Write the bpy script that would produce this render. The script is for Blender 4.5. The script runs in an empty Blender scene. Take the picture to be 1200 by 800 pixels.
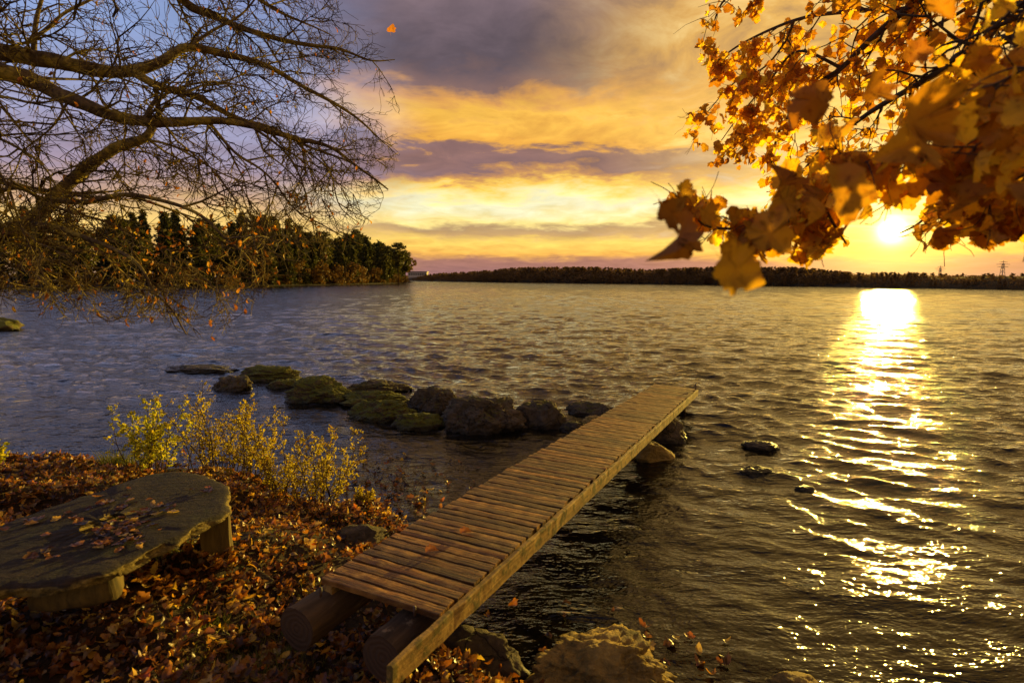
import bpy, bmesh, math, random
import numpy as np
from mathutils import Vector, Matrix, noise, Euler

R = math.radians
random.seed(7)
rs = np.random.RandomState(11)
col = bpy.context.scene.collection
sc = bpy.context.scene

# ------------------------------------------------------------------ camera
CAM = Vector((0, 0, 2.4))
F = 667.0                       # focal length in photo pixels (20 mm on a 36 mm frame)
cam_d = bpy.data.cameras.new('camera'); cam = bpy.data.objects.new('camera', cam_d); col.objects.link(cam)
cam_d.lens = 20.0; cam_d.sensor_width = 36.0
cam_d.clip_start = 0.05; cam_d.clip_end = 6000
PITCH, ROLL = 6.3, 0.3
MC = Matrix.Rotation(R(90 - PITCH), 3, 'X') @ Matrix.Rotation(R(ROLL), 3, 'Z')
cam.matrix_world = Matrix.Translation(CAM) @ MC.to_4x4()
cam_d.dof.use_dof = True; cam_d.dof.focus_distance = 7.0; cam_d.dof.aperture_fstop = 2.8
sc.camera = cam

def ray(px, py):
    return (MC @ Vector(((px - 600) / F, -(py - 400) / F, -1))).normalized()
def onz(px, py, z=0.0):         # point of the level z seen at that place of the photograph
    d = ray(px, py); return CAM + d * ((z - CAM.z) / d.z)
def aty(px, py, y):             # point y metres ahead
    d = ray(px, py); return CAM + d * (y / d.y)
def proj(p):
    q = MC.transposed() @ (Vector(p) - CAM)
    if q.z > -0.05: return (-9999, -9999)
    return (600 + F * q.x / -q.z, 400 - F * q.y / -q.z)

# ------------------------------------------------------------------ sun + sky
SUN_DIR = ray(1046, 270)
SUN_EL = math.asin(SUN_DIR.z); SUN_AZ = math.atan2(SUN_DIR.x, SUN_DIR.y)
sd = bpy.data.lights.new('sun', 'SUN'); sun = bpy.data.objects.new('sun', sd); col.objects.link(sun)
sd.energy = 4.4; sd.angle = R(0.55); sd.color = (1.0, 0.67, 0.12)
sun.rotation_euler = (-SUN_DIR).to_track_quat('-Z', 'Y').to_euler()
sun.location = (20, 30, 20)

sc.view_settings.view_transform = 'Standard'; sc.view_settings.look = 'None'
sc.view_settings.exposure = 0.8; sc.view_settings.gamma = 1.0
sc.render.engine = 'CYCLES'
try:
    sc.cycles.sample_clamp_indirect = 6.0; sc.cycles.max_bounces = 6
    sc.cycles.transparent_max_bounces = 8; sc.cycles.caustics_reflective = False; sc.cycles.caustics_refractive = False
except Exception: pass

def lin(r, g, b):
    f = lambda c: (c/255/12.92) if c/255 <= .04045 else ((c/255+.055)/1.055)**2.4
    return (f(r), f(g), f(b), 1)

class G:                        # tiny helper to write node graphs as expressions
    def __init__(s, nt): s.nt = nt
    def node(s, t, **k):
        n = s.nt.nodes.new(t)
        for a, v in k.items(): setattr(n, a, v)
        return n
    def setin(s, sock, v):
        if isinstance(v, bpy.types.NodeSocket): s.nt.links.new(v, sock)
        else: sock.default_value = v
    def m(s, op, a, b=0.0, c=None, clamp=False):
        n = s.node('ShaderNodeMath', operation=op, use_clamp=clamp)
        s.setin(n.inputs[0], a); s.setin(n.inputs[1], b)
        if c is not None: s.setin(n.inputs[2], c)
        return n.outputs[0]
    def vm(s, op, a, b=None, scale=None):
        n = s.node('ShaderNodeVectorMath', operation=op)
        s.setin(n.inputs[0], a)
        if b is not None: s.setin(n.inputs[1], b)
        if scale is not None: s.setin(n.inputs['Scale'], scale)
        return n.outputs['Value'] if op in ('DOT_PRODUCT', 'LENGTH') else n.outputs[0]
    def noise(s, vec, scale=5, detail=4, rough=.5, dist=0, out='Fac'):
        n = s.node('ShaderNodeTexNoise'); s.setin(n.inputs['Vector'], vec)
        n.inputs['Scale'].default_value = scale; n.inputs['Detail'].default_value = detail
        n.inputs['Roughness'].default_value = rough; n.inputs['Distortion'].default_value = dist
        return n.outputs[out]
    def vor(s, vec, scale=5, feature='F1', out='Distance'):
        n = s.node('ShaderNodeTexVoronoi', feature=feature); s.setin(n.inputs['Vector'], vec)
        n.inputs['Scale'].default_value = scale
        return n.outputs[out]
    def ramp(s, fac, stops, interp='LINEAR'):
        n = s.node('ShaderNodeValToRGB'); cr = n.color_ramp; cr.interpolation = interp
        while len(cr.elements) > 1: cr.elements.remove(cr.elements[-1])
        for i, (p, c) in enumerate(stops):
            e = cr.elements[0] if i == 0 else cr.elements.new(p)
            e.position = p; e.color = c if len(c) == 4 else (*c, 1)
        s.setin(n.inputs[0], fac); return n.outputs[0]
    def sstep(s, v, a, b):
        n = s.node('ShaderNodeMapRange', interpolation_type='SMOOTHSTEP')
        s.setin(n.inputs[0], v); s.setin(n.inputs[1], a); s.setin(n.inputs[2], b)
        return n.outputs[0]
    def mix(s, f, a, b, bt='MIX'):
        n = s.node('ShaderNodeMix', data_type='RGBA', blend_type=bt)
        s.setin(n.inputs[0], f); s.setin(n.inputs[6], a); s.setin(n.inputs[7], b)
        return n.outputs[2]
    def comb(s, x, y, z):
        n = s.node('ShaderNodeCombineXYZ')
        for i, v in enumerate((x, y, z)): s.setin(n.inputs[i], v)
        return n.outputs[0]
    def sep(s, v):
        n = s.node('ShaderNodeSeparateXYZ'); s.setin(n.inputs[0], v); return n.outputs

def build_world():
    w = bpy.data.worlds.new('World'); sc.world = w; w.use_nodes = True
    nt = w.node_tree; nt.nodes.clear(); g = G(nt)
    out = g.node('ShaderNodeOutputWorld')
    tc = g.node('ShaderNodeTexCoord'); d = g.vm('NORMALIZE', tc.outputs['Generated'])
    X, Y, Z = g.sep(d)
    el = g.m('MULTIPLY', g.m('ARCSINE', Z), 57.2958)
    az = g.m('MULTIPLY', g.m('ARCTAN2', X, Y), 57.2958)
    cosang = g.vm('DOT_PRODUCT', d, tuple(SUN_DIR))
    ang = g.m('MULTIPLY', g.m('ARCCOSINE', g.m('MINIMUM', cosang, .9999999)), 57.2958)
    # layer of cloud seen in perspective
    dn = g.m('ADD', g.m('MAXIMUM', Z, 0.0), 0.13)
    P = g.comb(g.m('DIVIDE', X, dn), g.m('DIVIDE', Y, dn), 0.0)
    A = g.comb(g.m('MULTIPLY', az, .045), g.m('MULTIPLY', el, .16), 0.3)     # long flat streaks
    n1 = g.noise(g.vm('ADD', P, (3.1, 1.7, 0)), 1.3, 7, .55, .4)
    n2 = g.noise(A, 1.6, 7, .58, .5)
    n3 = g.noise(g.vm('ADD', P, (9.3, 4.2, 0)), 3.4, 6, .6, .6)
    n4 = g.noise(g.vm('ADD', A, (5.0, 2.0, 0)), 5.0, 5, .6, .6)
    amp = g.sstep(el, 1.0, 16.0)
    w1 = g.m('MULTIPLY', g.m('SUBTRACT', n1, .5), g.m('ADD', g.m('MULTIPLY', amp, 6.5), .6))
    w2 = g.m('MULTIPLY', g.m('SUBTRACT', n2, .5), g.m('ADD', g.m('MULTIPLY', amp, 3.5), 1.8))
    w3 = g.m('MULTIPLY', g.m('SUBTRACT', n3, .5), g.m('ADD', g.m('MULTIPLY', amp, 5.5), .7))
    w4 = g.m('MULTIPLY', g.m('SUBTRACT', n4, .5), g.m('ADD', g.m('MULTIPLY', amp, 1.0), 1.2))
    e2 = g.m('ADD', g.m('ADD', el, w1), g.m('ADD', g.m('ADD', w2, w3), w4))
    # the low bands rise a little towards the sun
    f2 = g.m('DIVIDE', g.m('MAXIMUM', e2, 0.0), 60.0)
    S = lambda e, r, gg, b: (e / 60.0, lin(r, gg, b))
    centre = g.ramp(f2, [S(0, 150, 108, 110), S(1.7, 166, 116, 104), S(2.4, 244, 180, 84), S(3.8, 255, 214, 104),
                         S(4.4, 200, 160, 104), S(5.0, 178, 146, 108), S(5.6, 255, 228, 140), S(7.2, 240, 236, 196), S(8.0, 255, 236, 160), S(8.9, 250, 200, 84),
                         S(9.5, 196, 138, 84), S(10.3, 132, 98, 100), S(12.2, 140, 102, 98), S(13.0, 232, 164, 62),
                         S(15.0, 250, 190, 74), S(16.6, 212, 150, 78), S(18.0, 126, 96, 92), S(20.5, 90, 76, 86),
                         S(26, 122, 102, 110), S(31, 206, 152, 76), S(40, 226, 164, 72), S(52, 150, 124, 100), S(60, 84, 90, 118)])  # gold above the frame is added to warm the water and foreground
    left = g.ramp(f2, [S(0, 168, 140, 120), S(2, 214, 160, 90), S(4.5, 250, 208, 120), S(6.5, 200, 160, 128), S(9, 158, 140, 160),
                       S(14, 156, 160, 196), S(20, 138, 158, 204), S(27, 130, 140, 188), S(34, 134, 130, 160), S(60, 74, 88, 128)])
    side = g.sstep(g.m('ADD', az, g.m('MULTIPLY', g.m('SUBTRACT', n1, .5), 22.0)), -25.0, -7.0)
    base = g.mix(side, left, centre)
    # brighter thin cloud on the sun's side
    near = g.sstep(ang, 27.0, 5.0)
    gold = g.ramp(n3, [(.25, lin(214, 170, 100)), (.5, lin(255, 214, 120)), (.75, lin(255, 238, 190))])
    base = g.mix(g.m('MULTIPLY', near, g.m('MULTIPLY', g.sstep(el, 2.0, 6.0), .7)), base, gold)
    # overhead on that side the cream cloud is extended upward to gild the water
    azd = g.m('ABSOLUTE', g.m('SUBTRACT', az, g.m('ADD', math.degrees(SUN_AZ), g.m('MULTIPLY', g.m('SUBTRACT', n1, .5), 14.0))))
    warm = g.m('MULTIPLY', g.sstep(azd, 34.0, 12.0), g.m('MULTIPLY', g.sstep(el, 8.0, 20.0), g.sstep(el, 78.0, 40.0)))
    cream = g.ramp(n3, [(.3, lin(176, 134, 92)), (.5, lin(240, 182, 84)), (.7, lin(255, 216, 130))])
    base = g.mix(g.m('MULTIPLY', warm, .8), base, cream)
    # faint texture in the grey cloud
    tex = g.m('ADD', g.m('MULTIPLY', n3, .8), .60)
    base = g.vm('MULTIPLY', base, g.comb(tex, tex, tex))
    # glow of the sun through thin cloud, and its disc
    halo = g.m('EXPONENT', g.m('MULTIPLY', ang, -1/4.2))
    halo2 = g.m('EXPONENT', g.m('MULTIPLY', g.m('POWER', g.m('DIVIDE', ang, .45), 1.15), -1.0))
    hc = g.vm('SCALE', (1.0, .70, .10), scale=g.m('MULTIPLY', halo, 1.35))
    hd = g.vm('SCALE', (1.0, .84, .32), scale=g.m('MULTIPLY', halo2, 24.0))
    total = g.vm('ADD', base, g.vm('ADD', hc, hd))
    # below the horizon the air stays dim
    below = g.sstep(el, -3.0, 0.0)
    total = g.vm('SCALE', total, scale=g.m('ADD', g.m('MULTIPLY', below, .8), .2))
    sky = g.node('ShaderNodeTexSky', sky_type='NISHITA'); sky.sun_disc = False
    sky.sun_elevation = SUN_EL; sky.sun_rotation = SUN_AZ
    sky.air_density = 1.2; sky.dust_density = 2.0
    # the clear sky shows through the painted cloud cover a little; one Background carries both
    mixd = g.vm('ADD', g.vm('SCALE', sky.outputs[0], scale=.09), g.vm('SCALE', total, scale=.61/.06))
    bg = g.node('ShaderNodeBackground'); g.setin(bg.inputs[0], mixd); bg.inputs[1].default_value = 0.06
    nt.links.new(bg.outputs[0], out.inputs[0])
    w.cycles.sampling_method = 'MANUAL'; w.cycles.sample_map_resolution = 1024
build_world()

# ------------------------------------------------------------------ object helpers
def tag(o, label=None, cat=None, group=None, kind=None):
    if label: o['label'] = label
    if cat: o['category'] = cat
    if group: o['group'] = group
    if kind: o['kind'] = kind
    return o
def mesh_obj(name, verts, faces, mat, parent=None, smooth=False, loc=None):
    me = bpy.data.meshes.new(name)
    me.from_pydata([tuple(v) for v in verts], [], [tuple(f) for f in faces])
    me.materials.append(mat)
    if smooth: me.shade_smooth()
    me.update()
    o = bpy.data.objects.new(name, me); col.objects.link(o)
    if parent: o.parent = parent
    if loc is not None: o.location = loc
    return o
def np_mesh(name, V, Fc, mat, parent=None, smooth=False):    # V (n,3), Fc (m,k): one polygon size
    me = bpy.data.meshes.new(name); k = Fc.shape[1]
    me.vertices.add(len(V)); me.vertices.foreach_set('co', V.astype(np.float32).ravel())
    me.loops.add(Fc.size); me.loops.foreach_set('vertex_index', Fc.astype(np.int32).ravel())
    me.polygons.add(len(Fc)); me.polygons.foreach_set('loop_start', np.arange(0, Fc.size, k, dtype=np.int32))
    me.update(calc_edges=True); me.materials.append(mat)
    if smooth: me.shade_smooth()
    me.validate()
    o = bpy.data.objects.new(name, me); col.objects.link(o)
    if parent: o.parent = parent
    return o
def empty(name, loc=(0, 0, 0), rz=0):
    o = bpy.data.objects.new(name, None); col.objects.link(o)
    o.location = loc; o.rotation_euler = (0, 0, rz); o.empty_display_size = .2
    return o
def copy_tree(o, parent=None):
    c = o.copy(); col.objects.link(c)
    if parent: c.parent = parent
    for ch in list(o.children): copy_tree(ch, c)
    return c

class MB:                       # gathers tubes and boxes for one mesh
    def __init__(s): s.v = []; s.f = []
    def tube(s, pts, rad, k=6, cap=True, rough=0.0):
        n0 = len(s.v); pts = [Vector(p) for p in pts]; n = len(pts)
        up = Vector((0, 0, 1)) if abs((pts[-1]-pts[0]).normalized().z) < .9 else Vector((1, 0, 0))
        for i, p in enumerate(pts):
            t = (pts[min(i+1, n-1)] - pts[max(i-1, 0)])
            if t.length < 1e-9: t = Vector((0, 0, 1))
            t.normalize(); a = t.cross(up)
            if a.length < 1e-4: a = t.cross(Vector((0, 1, 0)))
            a.normalize(); b = a.cross(t)
            r = rad[i] if hasattr(rad, '__len__') else rad
            for j in range(k):
                th = 2*math.pi*j/k
                rr = r * (1 + (rough*(noise.noise(p*9 + Vector((math.cos(th)*1.3, math.sin(th)*1.3, 0)))) if rough else 0))
                s.v.append(p + a*(math.cos(th)*rr) + b*(math.sin(th)*rr))
        for i in range(n-1):
            for j in range(k):
                j2 = (j+1) % k
                s.f.append((n0+i*k+j, n0+i*k+j2, n0+(i+1)*k+j2, n0+(i+1)*k+j))
        if cap:
            s.f.append(tuple(n0+j for j in range(k))[::-1]); s.f.append(tuple(n0+(n-1)*k+j for j in range(k)))
    def build(s, name, mat, parent=None, smooth=True):
        return mesh_obj(name, s.v, s.f, mat, parent, smooth)

def merge_instances(variants, vid, Rm, pos):
    """variants: list of (V, F) arrays with triangles; Rm (n,3,3) incl. scale; pos (n,3)."""
    Vs, Fs, off = [], [], 0
    for k, (V, Fc) in enumerate(variants):
        idx = np.where(vid == k)[0]
        if len(idx) == 0: continue
        W = np.einsum('nij,vj->nvi', Rm[idx], V) + pos[idx][:, None, :]
        n, nv = len(idx), len(V)
        Vs.append(W.reshape(-1, 3))
        Fs.append((Fc[None] + (np.arange(n)*nv)[:, None, None] + off).reshape(-1, Fc.shape[1]))
        off += n*nv
    return np.concatenate(Vs), np.concatenate(Fs)

def frames(dirs, normals_hint, scale):
    """columns: x side, y along dirs, z normal"""
    y = dirs / np.linalg.norm(dirs, axis=1, keepdims=True)
    x = np.cross(y, normals_hint); x /= (np.linalg.norm(x, axis=1, keepdims=True)+1e-9)
    z = np.cross(x, y)
    return np.stack([x, y, z], axis=2) * scale[:, None, None]

# ------------------------------------------------------------------ materials
def new_mat(name):
    m = bpy.data.materials.new(name); m.use_nodes = True
    m.node_tree.nodes.clear(); g = G(m.node_tree)
    out = g.node('ShaderNodeOutputMaterial')
    return m, g, out
def principled(g, out, colr, rough=.8, bump=None, bstr=.5, bdist=.01, spec=.3):
    b = g.node('ShaderNodeBsdfPrincipled')
    g.setin(b.inputs['Base Color'], colr); g.setin(b.inputs['Roughness'], rough)
    b.inputs['Specular IOR Level'].default_value = spec
    if bump is not None:
        bn = g.node('ShaderNodeBump'); bn.inputs['Strength'].default_value = bstr; bn.inputs['Distance'].default_value = bdist
        g.setin(bn.inputs['Height'], bump); g.nt.links.new(bn.outputs[0], b.inputs['Normal'])
    if out is not None: g.nt.links.new(b.outputs[0], out.inputs[0])
    return b
def obj_co(g):
    tc = g.node('ShaderNodeTexCoord'); oi = g.node('ShaderNodeObjectInfo')
    return g.vm('ADD', tc.outputs['Object'], g.comb(g.m('MULTIPLY', oi.outputs['Random'], 37.0), g.m('MULTIPLY', oi.outputs['Random'], 11.0), 0.0)), oi.outputs['Random']

def mat_plank():
    m, g, out = new_mat('weathered_planks')
    co, rnd = obj_co(g)
    st = g.vm('MULTIPLY', co, (2.2, 34.0, 20.0))
    n1 = g.noise(st, 1.0, 6, .6, .3)
    n2 = g.noise(co, 5.0, 5, .6)
    n3 = g.noise(g.vm('MULTIPLY', co, (6.0, 60.0, 20.0)), 1.0, 4, .7)
    c = g.ramp(n1, [(.25, (.022, .008, .002)), (.5, (.150, .060, .008)), (.72, (.42, .19, .030))])
    worn = g.sstep(g.m('ADD', n2, g.m('MULTIPLY', n3, .35)), .62, .92)
    c = g.mix(g.m('MULTIPLY', worn, .8), c, (.50, .29, .075, 1))
    tint = g.ramp(g.m('FRACT', g.m('MULTIPLY', rnd, 7.31)), [(0, (.40, .35, .30)), (.45, (.9, .85, .75)), (.85, (1.15, 1.05, .85)), (1, (1.6, 1.45, 1.15))])
    c = g.mix(1.0, c, tint, 'MULTIPLY')
    knots = g.vor(g.vm('MULTIPLY', co, (3.0, 9.0, 1.0)), 1.0)
    kn = g.sstep(knots, .16, .08)
    c = g.mix(g.m('MULTIPLY', kn, .7), c, (.05, .025, .012, 1))
    raw = g.node('ShaderNodeTexCoord').outputs['Object']; rx, ry, rz_ = g.sep(raw)
    nd = g.vm('LENGTH', g.comb(g.m('MULTIPLY', g.m('SUBTRACT', g.m('ABSOLUTE', rx), .445), .76), g.m('SUBTRACT', g.m('ABSOLUTE', ry), .030), 0.0))
    c = g.mix(g.sstep(nd, .0075, .0045), c, (.02, .013, .010, 1))
    edge = g.sstep(g.m('ABSOLUTE', ry), .044, .058)
    c = g.mix(g.m('MULTIPLY', edge, .45), c, (.035, .022, .008, 1))
    h = g.m('ADD', n1, g.m('MULTIPLY', n3, .6))
    principled(g, out, c, g.m('ADD', g.m('MULTIPLY', n2, .3), .42), h, 1.0, .010, .35)
    return m
def mat_beam():
    m, g, out = new_mat('side_timber')
    co, rnd = obj_co(g)
    n1 = g.noise(g.vm('MULTIPLY', co, (2.0, 30.0, 30.0)), 1.0, 6, .6, .3)
    n2 = g.noise(co, 14.0, 5, .6)
    c = g.ramp(n1, [(.3, (.14, .080, .020)), (.6, (.34, .205, .050)), (.8, (.50, .33, .10))])
    c = g.mix(g.sstep(n2, .48, .62), c, (.10, .075, .015, 1))
    principled(g, out, c, .85, g.m('ADD', n1, n2), .8, .008)
    return m
def mat_log():
    m, g, out = new_mat('log_wood')
    co, rnd = obj_co(g)
    n1 = g.noise(g.vm('MULTIPLY', co, (3.0, 22.0, 22.0)), 1.0, 6, .6, .3)
    n2 = g.noise(co, 7.0, 5, .6)
    c = g.ramp(n1, [(.3, (.030, .018, .009)), (.6, (.095, .060, .030)), (.8, (.24, .17, .085))])
    c = g.mix(g.sstep(n2, .60, .72), c, (.30, .22, .12, 1))
    principled(g, out, c, .85, g.m('ADD', n1, g.m('MULTIPLY', n2, .5)), .8, .01)
    return m
def mat_logend():
    m, g, out = new_mat('cut_log_end')
    tc = g.node('ShaderNodeTexCoord')
    r = g.vm('LENGTH', g.vm('MULTIPLY', tc.outputs['Object'], (0, 1, 1)))
    rings = g.m('SINE', g.m('MULTIPLY', g.m('ADD', r, g.m('MULTIPLY', g.noise(tc.outputs['Object'], 9.0, 3), .07)), 210.0))
    c = g.ramp(rings, [(0, (.062, .034, .016)), (1, (.072, .040, .019))])
    principled(g, out, c, .9, rings, .4, .004)
    return m
def mat_rock(name, c0, c1, moss, moss_amt, wet=True, crk=.6):
    m, g, out = new_mat(name)
    geo = g.node('ShaderNodeNewGeometry'); co = geo.outputs['Position']
    n1 = g.noise(co, 2.6, 8, .62, .3); n2 = g.noise(co, 22.0, 9, .75); n3 = g.noise(g.vm('ADD', co, (5, 3, 1)), 3.5, 6, .6)
    cr = g.vor(g.vm('ADD', co, g.vm('SCALE', g.noise(co, 4.0, 3, .5, 0, 'Color'), scale=.35)), 2.3, 'DISTANCE_TO_EDGE')
    crack = g.sstep(cr, .022, .0)
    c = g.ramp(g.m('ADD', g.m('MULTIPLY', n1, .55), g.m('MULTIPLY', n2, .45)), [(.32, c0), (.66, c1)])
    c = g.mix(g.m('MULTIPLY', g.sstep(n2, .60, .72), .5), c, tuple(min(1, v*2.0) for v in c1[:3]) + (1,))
    nz = g.sep(geo.outputs['Normal'])[2]
    mk = g.sstep(g.m('ADD', g.m('MULTIPLY', nz, .35), n3), 1.02 - moss_amt, 1.18 - moss_amt)
    mossc = g.ramp(n2, [(.3, tuple(v*.45 for v in moss)), (.7, moss)])
    c = g.mix(mk, c, mossc)
    c = g.mix(g.m('MULTIPLY', crack, crk), c, (.012, .010, .008, 1))
    rough = .85
    if wet:
        wz = g.m('ADD', g.sep(co)[2], g.m('MULTIPLY', n3, -.10))
        wf = g.sstep(wz, .06, -.03)
        c = g.mix(g.m('MULTIPLY', wf, .75), c, (.012, .011, .007, 1)); rough = g.m('SUBTRACT', .85, g.m('MULTIPLY', wf, .5))
    h = g.m('SUBTRACT', g.m('ADD', g.m('MULTIPLY', n1, .8), g.m('MULTIPLY', n2, .55)), g.m('MULTIPLY', crack, .35*crk/.6))
    principled(g, out, c, rough, h, 1.0, .09)
    return m
def mat_ground():
    m, g, out = new_mat('bank_soil')
    geo = g.node('ShaderNodeNewGeometry'); co = geo.outputs['Position']
    n1 = g.noise(co, 3.0, 8, .6); n2 = g.noise(co, 40.0, 6, .7); n3 = g.noise(g.vm('ADD', co, (4, 9, 0)), 1.6, 5, .6)
    z = g.sep(co)[2]
    c = g.ramp(n2, [(.3, (.016, .010, .006)), (.7, (.060, .036, .018))])
    moss = g.ramp(n2, [(.3, (.018, .024, .006)), (.7, (.060, .075, .014))])
    c = g.mix(g.sstep(n3, .55, .66), c, moss)
    mud = g.ramp(n1, [(.3, (.016, .010, .004)), (.7, (.05, .032, .014))])
    c = g.mix(g.sstep(z, .03, -.05), c, mud)
    principled(g, out, c, .9, g.m('ADD', n1, n2), .9, .03)
    return m
def mat_water():
    m, g, out = new_mat('lake_water')
    geo = g.node('ShaderNodeNewGeometry'); co = geo.outputs['Position']
    a = g.noise(g.vm('MULTIPLY', co, (1.0, 1.6, 1.0)), 5.0, 4, .55, .3)
    b = g.noise(g.vm('MULTIPLY', co, (.55, 1.0, 1.0)), 2.2, 5, .62, .3)
    c = g.noise(g.vm('MULTIPLY', co, (.14, .34, 1.0)), 2.4, 5, .62)
    h = g.m('ADD', g.m('MULTIPLY', g.m('MULTIPLY', a, .05), g.m('ADD', g.m('MULTIPLY', g.sstep(g.sep(co)[1], 3.0, 9.0), .55), .45)), g.m('ADD', g.m('MULTIPLY', b, .15), g.m('MULTIPLY', c, .24)))
    bn = g.node('ShaderNodeBump'); bn.inputs['Strength'].default_value = 1.0; bn.inputs['Distance'].default_value = .55
    g.setin(bn.inputs['Height'], h)
    gl = g.node('ShaderNodeBsdfGlossy'); gl.inputs['Roughness'].default_value = .06
    gl.inputs['Color'].default_value = (1, 1, 1, 1)
    g.nt.links.new(bn.outputs[0], gl.inputs['Normal'])
    tr = g.node('ShaderNodeBsdfTransparent'); tr.inputs['Color'].default_value = (.34, .24, .11, 1)
    body = g.node('ShaderNodeBsdfDiffuse'); body.inputs['Color'].default_value = (.018, .015, .009, 1)
    mx0 = g.node('ShaderNodeMixShader'); mx0.inputs[0].default_value = .45
    g.nt.links.new(tr.outputs[0], mx0.inputs[1]); g.nt.links.new(body.outputs[0], mx0.inputs[2])
    fr = g.node('ShaderNodeFresnel'); fr.inputs['IOR'].default_value = 1.34
    g.nt.links.new(bn.outputs[0], fr.inputs['Normal'])
    mx = g.node('ShaderNodeMixShader')
    g.nt.links.new(fr.outputs[0], mx.inputs[0]); g.nt.links.new(mx0.outputs[0], mx.inputs[1]); g.nt.links.new(gl.outputs[0], mx.inputs[2])
    g.nt.links.new(mx.outputs[0], out.inputs[0])
    return m
def mat_leaf(name, stops, transl=.5, rough=.5, vein=True, ior=.35):
    m, g, out = new_mat(name)
    geo = g.node('ShaderNodeNewGeometry'); rnd = geo.outputs['Random Per Island']
    co = geo.outputs['Position']
    n = g.noise(co, 60.0, 4, .6)
    n2 = g.noise(co, 18.0, 3, .6)
    c = g.ramp(rnd, stops)
    c = g.mix(g.sstep(n, .52, .72), c, g.vm('MULTIPLY', c, (.5, .36, .3)))
    c = g.mix(g.sstep(n2, .5, .75), c, g.vm('MULTIPLY', c, (1.0, .82, .6)))
    pb = principled(g, None, c, rough, n, .4, .004, ior)
    tl = g.node('ShaderNodeBsdfTranslucent'); g.setin(tl.inputs['Color'], g.vm('MULTIPLY', c, (1.5, 1.42, .7)))
    mx = g.node('ShaderNodeMixShader'); mx.inputs[0].default_value = transl
    g.nt.links.new(pb.outputs[0], mx.inputs[1]); g.nt.links.new(tl.outputs[0], mx.inputs[2])
    g.nt.links.new(mx.outputs[0], out.inputs[0])
    return m
def mat_simple(name, stops, scale=8.0, rough=.85, bdist=.01, bstr=.7, stretch=(1, 1, 1), spec=.3):
    m, g, out = new_mat(name)
    co, rnd = obj_co(g)
    n = g.noise(g.vm('MULTIPLY', co, stretch), scale, 6, .62)
    c = g.ramp(n, stops)
    principled(g, out, c, rough, n, bstr, bdist, spec)
    return m
def mat_bark():
    m, g, out = new_mat('oak_bark')
    geo = g.node('ShaderNodeNewGeometry'); co = geo.outputs['Position']
    n = g.noise(co, 30.0, 6, .65); n2 = g.noise(co, 5.0, 5, .6)
    c = g.ramp(n, [(.3, (.035, .022, .012)), (.7, (.17, .12, .06))])
    c = g.mix(g.sstep(n2, .46, .58), c, g.ramp(n, [(.3, (.09, .08, .018)), (.7, (.50, .38, .07))]))  # moss patches painted gold to stand for sunlight on the limbs
    principled(g, out, c, .9, n, 1.0, .012)
    return m

M_PLANK, M_BEAM, M_LOG, M_LOGEND = mat_plank(), mat_beam(), mat_log(), mat_logend()
M_ROCK = mat_rock('shore_rock', (.032, .025, .016), (.17, .13, .080), (.12, .11, .018), .26)
M_MOSSY = mat_rock('mossy_rock', (.034, .027, .016), (.19, .145, .075), (.15, .16, .018), .48, True, .15)
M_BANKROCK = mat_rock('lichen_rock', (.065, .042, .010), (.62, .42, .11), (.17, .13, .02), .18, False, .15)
M_SLAB = mat_rock('slab_stone', (.022, .018, .014), (.085, .068, .048), (.06, .055, .02), .28, False, .0)
def mat_slab():
    m, g, out = new_mat('weathered_slab')
    geo = g.node('ShaderNodeNewGeometry'); co = geo.outputs['Position']
    r = g.node('ShaderNodeVectorRotate', rotation_type='Z_AXIS'); g.setin(r.inputs['Vector'], co); r.inputs['Angle'].default_value = -SLAB_ANG
    q = r.outputs[0]
    st = g.noise(g.vm('MULTIPLY', q, (1.5, 16.0, 8.0)), 1.0, 7, .65, .4); n2 = g.noise(co, 26.0, 8, .72); n3 = g.noise(co, 3.0, 6, .6)
    c = g.ramp(g.m('ADD', g.m('MULTIPLY', st, .6), g.m('MULTIPLY', n2, .4)), [(.3, (.006, .004, .003)), (.52, (.018, .011, .007)), (.70, (.075, .048, .027))])
    c = g.mix(g.sstep(n3, .54, .64), c, g.ramp(n2, [(.3, (.008, .009, .003)), (.7, (.032, .030, .010))]))
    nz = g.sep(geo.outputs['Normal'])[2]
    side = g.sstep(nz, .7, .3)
    c = g.mix(g.m('MULTIPLY', side, .85), c, g.ramp(n2, [(.35, (.06, .045, .012)), (.55, (.26, .19, .05)), (.7, (.46, .36, .12))]))  # lichen-toned rim, painted brighter for the light on its edge
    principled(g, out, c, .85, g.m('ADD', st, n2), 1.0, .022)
    return m
SLAB_ANG = math.radians(17)
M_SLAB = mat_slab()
M_GROUND, M_WATER, M_BARK = mat_ground(), mat_water(), mat_bark()
M_STUMP = mat_simple('hewn_stump', [(.3, (.10, .07, .03)), (.7, (.30, .22, .09))], 3.0, .85, .01, .8, (6, 6, 1))
M_HEWN = mat_simple('mossy_timber', [(.3, (.04, .030, .010)), (.7, (.16, .11, .03))], 4.0, .9, .012, .9, (5, 5, 1))
M_METAL = mat_simple('rusty_iron', [(.3, (.03, .02, .015)), (.7, (.14, .08, .05))], 20, .6)
M_LITTER = mat_leaf('fallen_leaves', [(0, (.035, .017, .008)), (.34, (.095, .042, .017)), (.52, (.23, .085, .022)), (.70, (.36, .16, .03)),
                                      (.82, (.28, .20, .11)), (.92, (.62, .42, .07)), (1, (.34, .07, .015))], .46, .38, True, .6)
M_MAPLE = mat_leaf('maple_leaves', [(0, (.28, .11, .012)), (.3, (.46, .23, .018)), (.7, (.68, .42, .03)), (1, (.80, .60, .06))], .70, .5)
M_MAPLE_DARK = mat_leaf('maple_leaves_dark', [(0, (.24, .09, .015)), (.5, (.42, .19, .02)), (1, (.6, .33, .03))], .62, .5)
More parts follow.
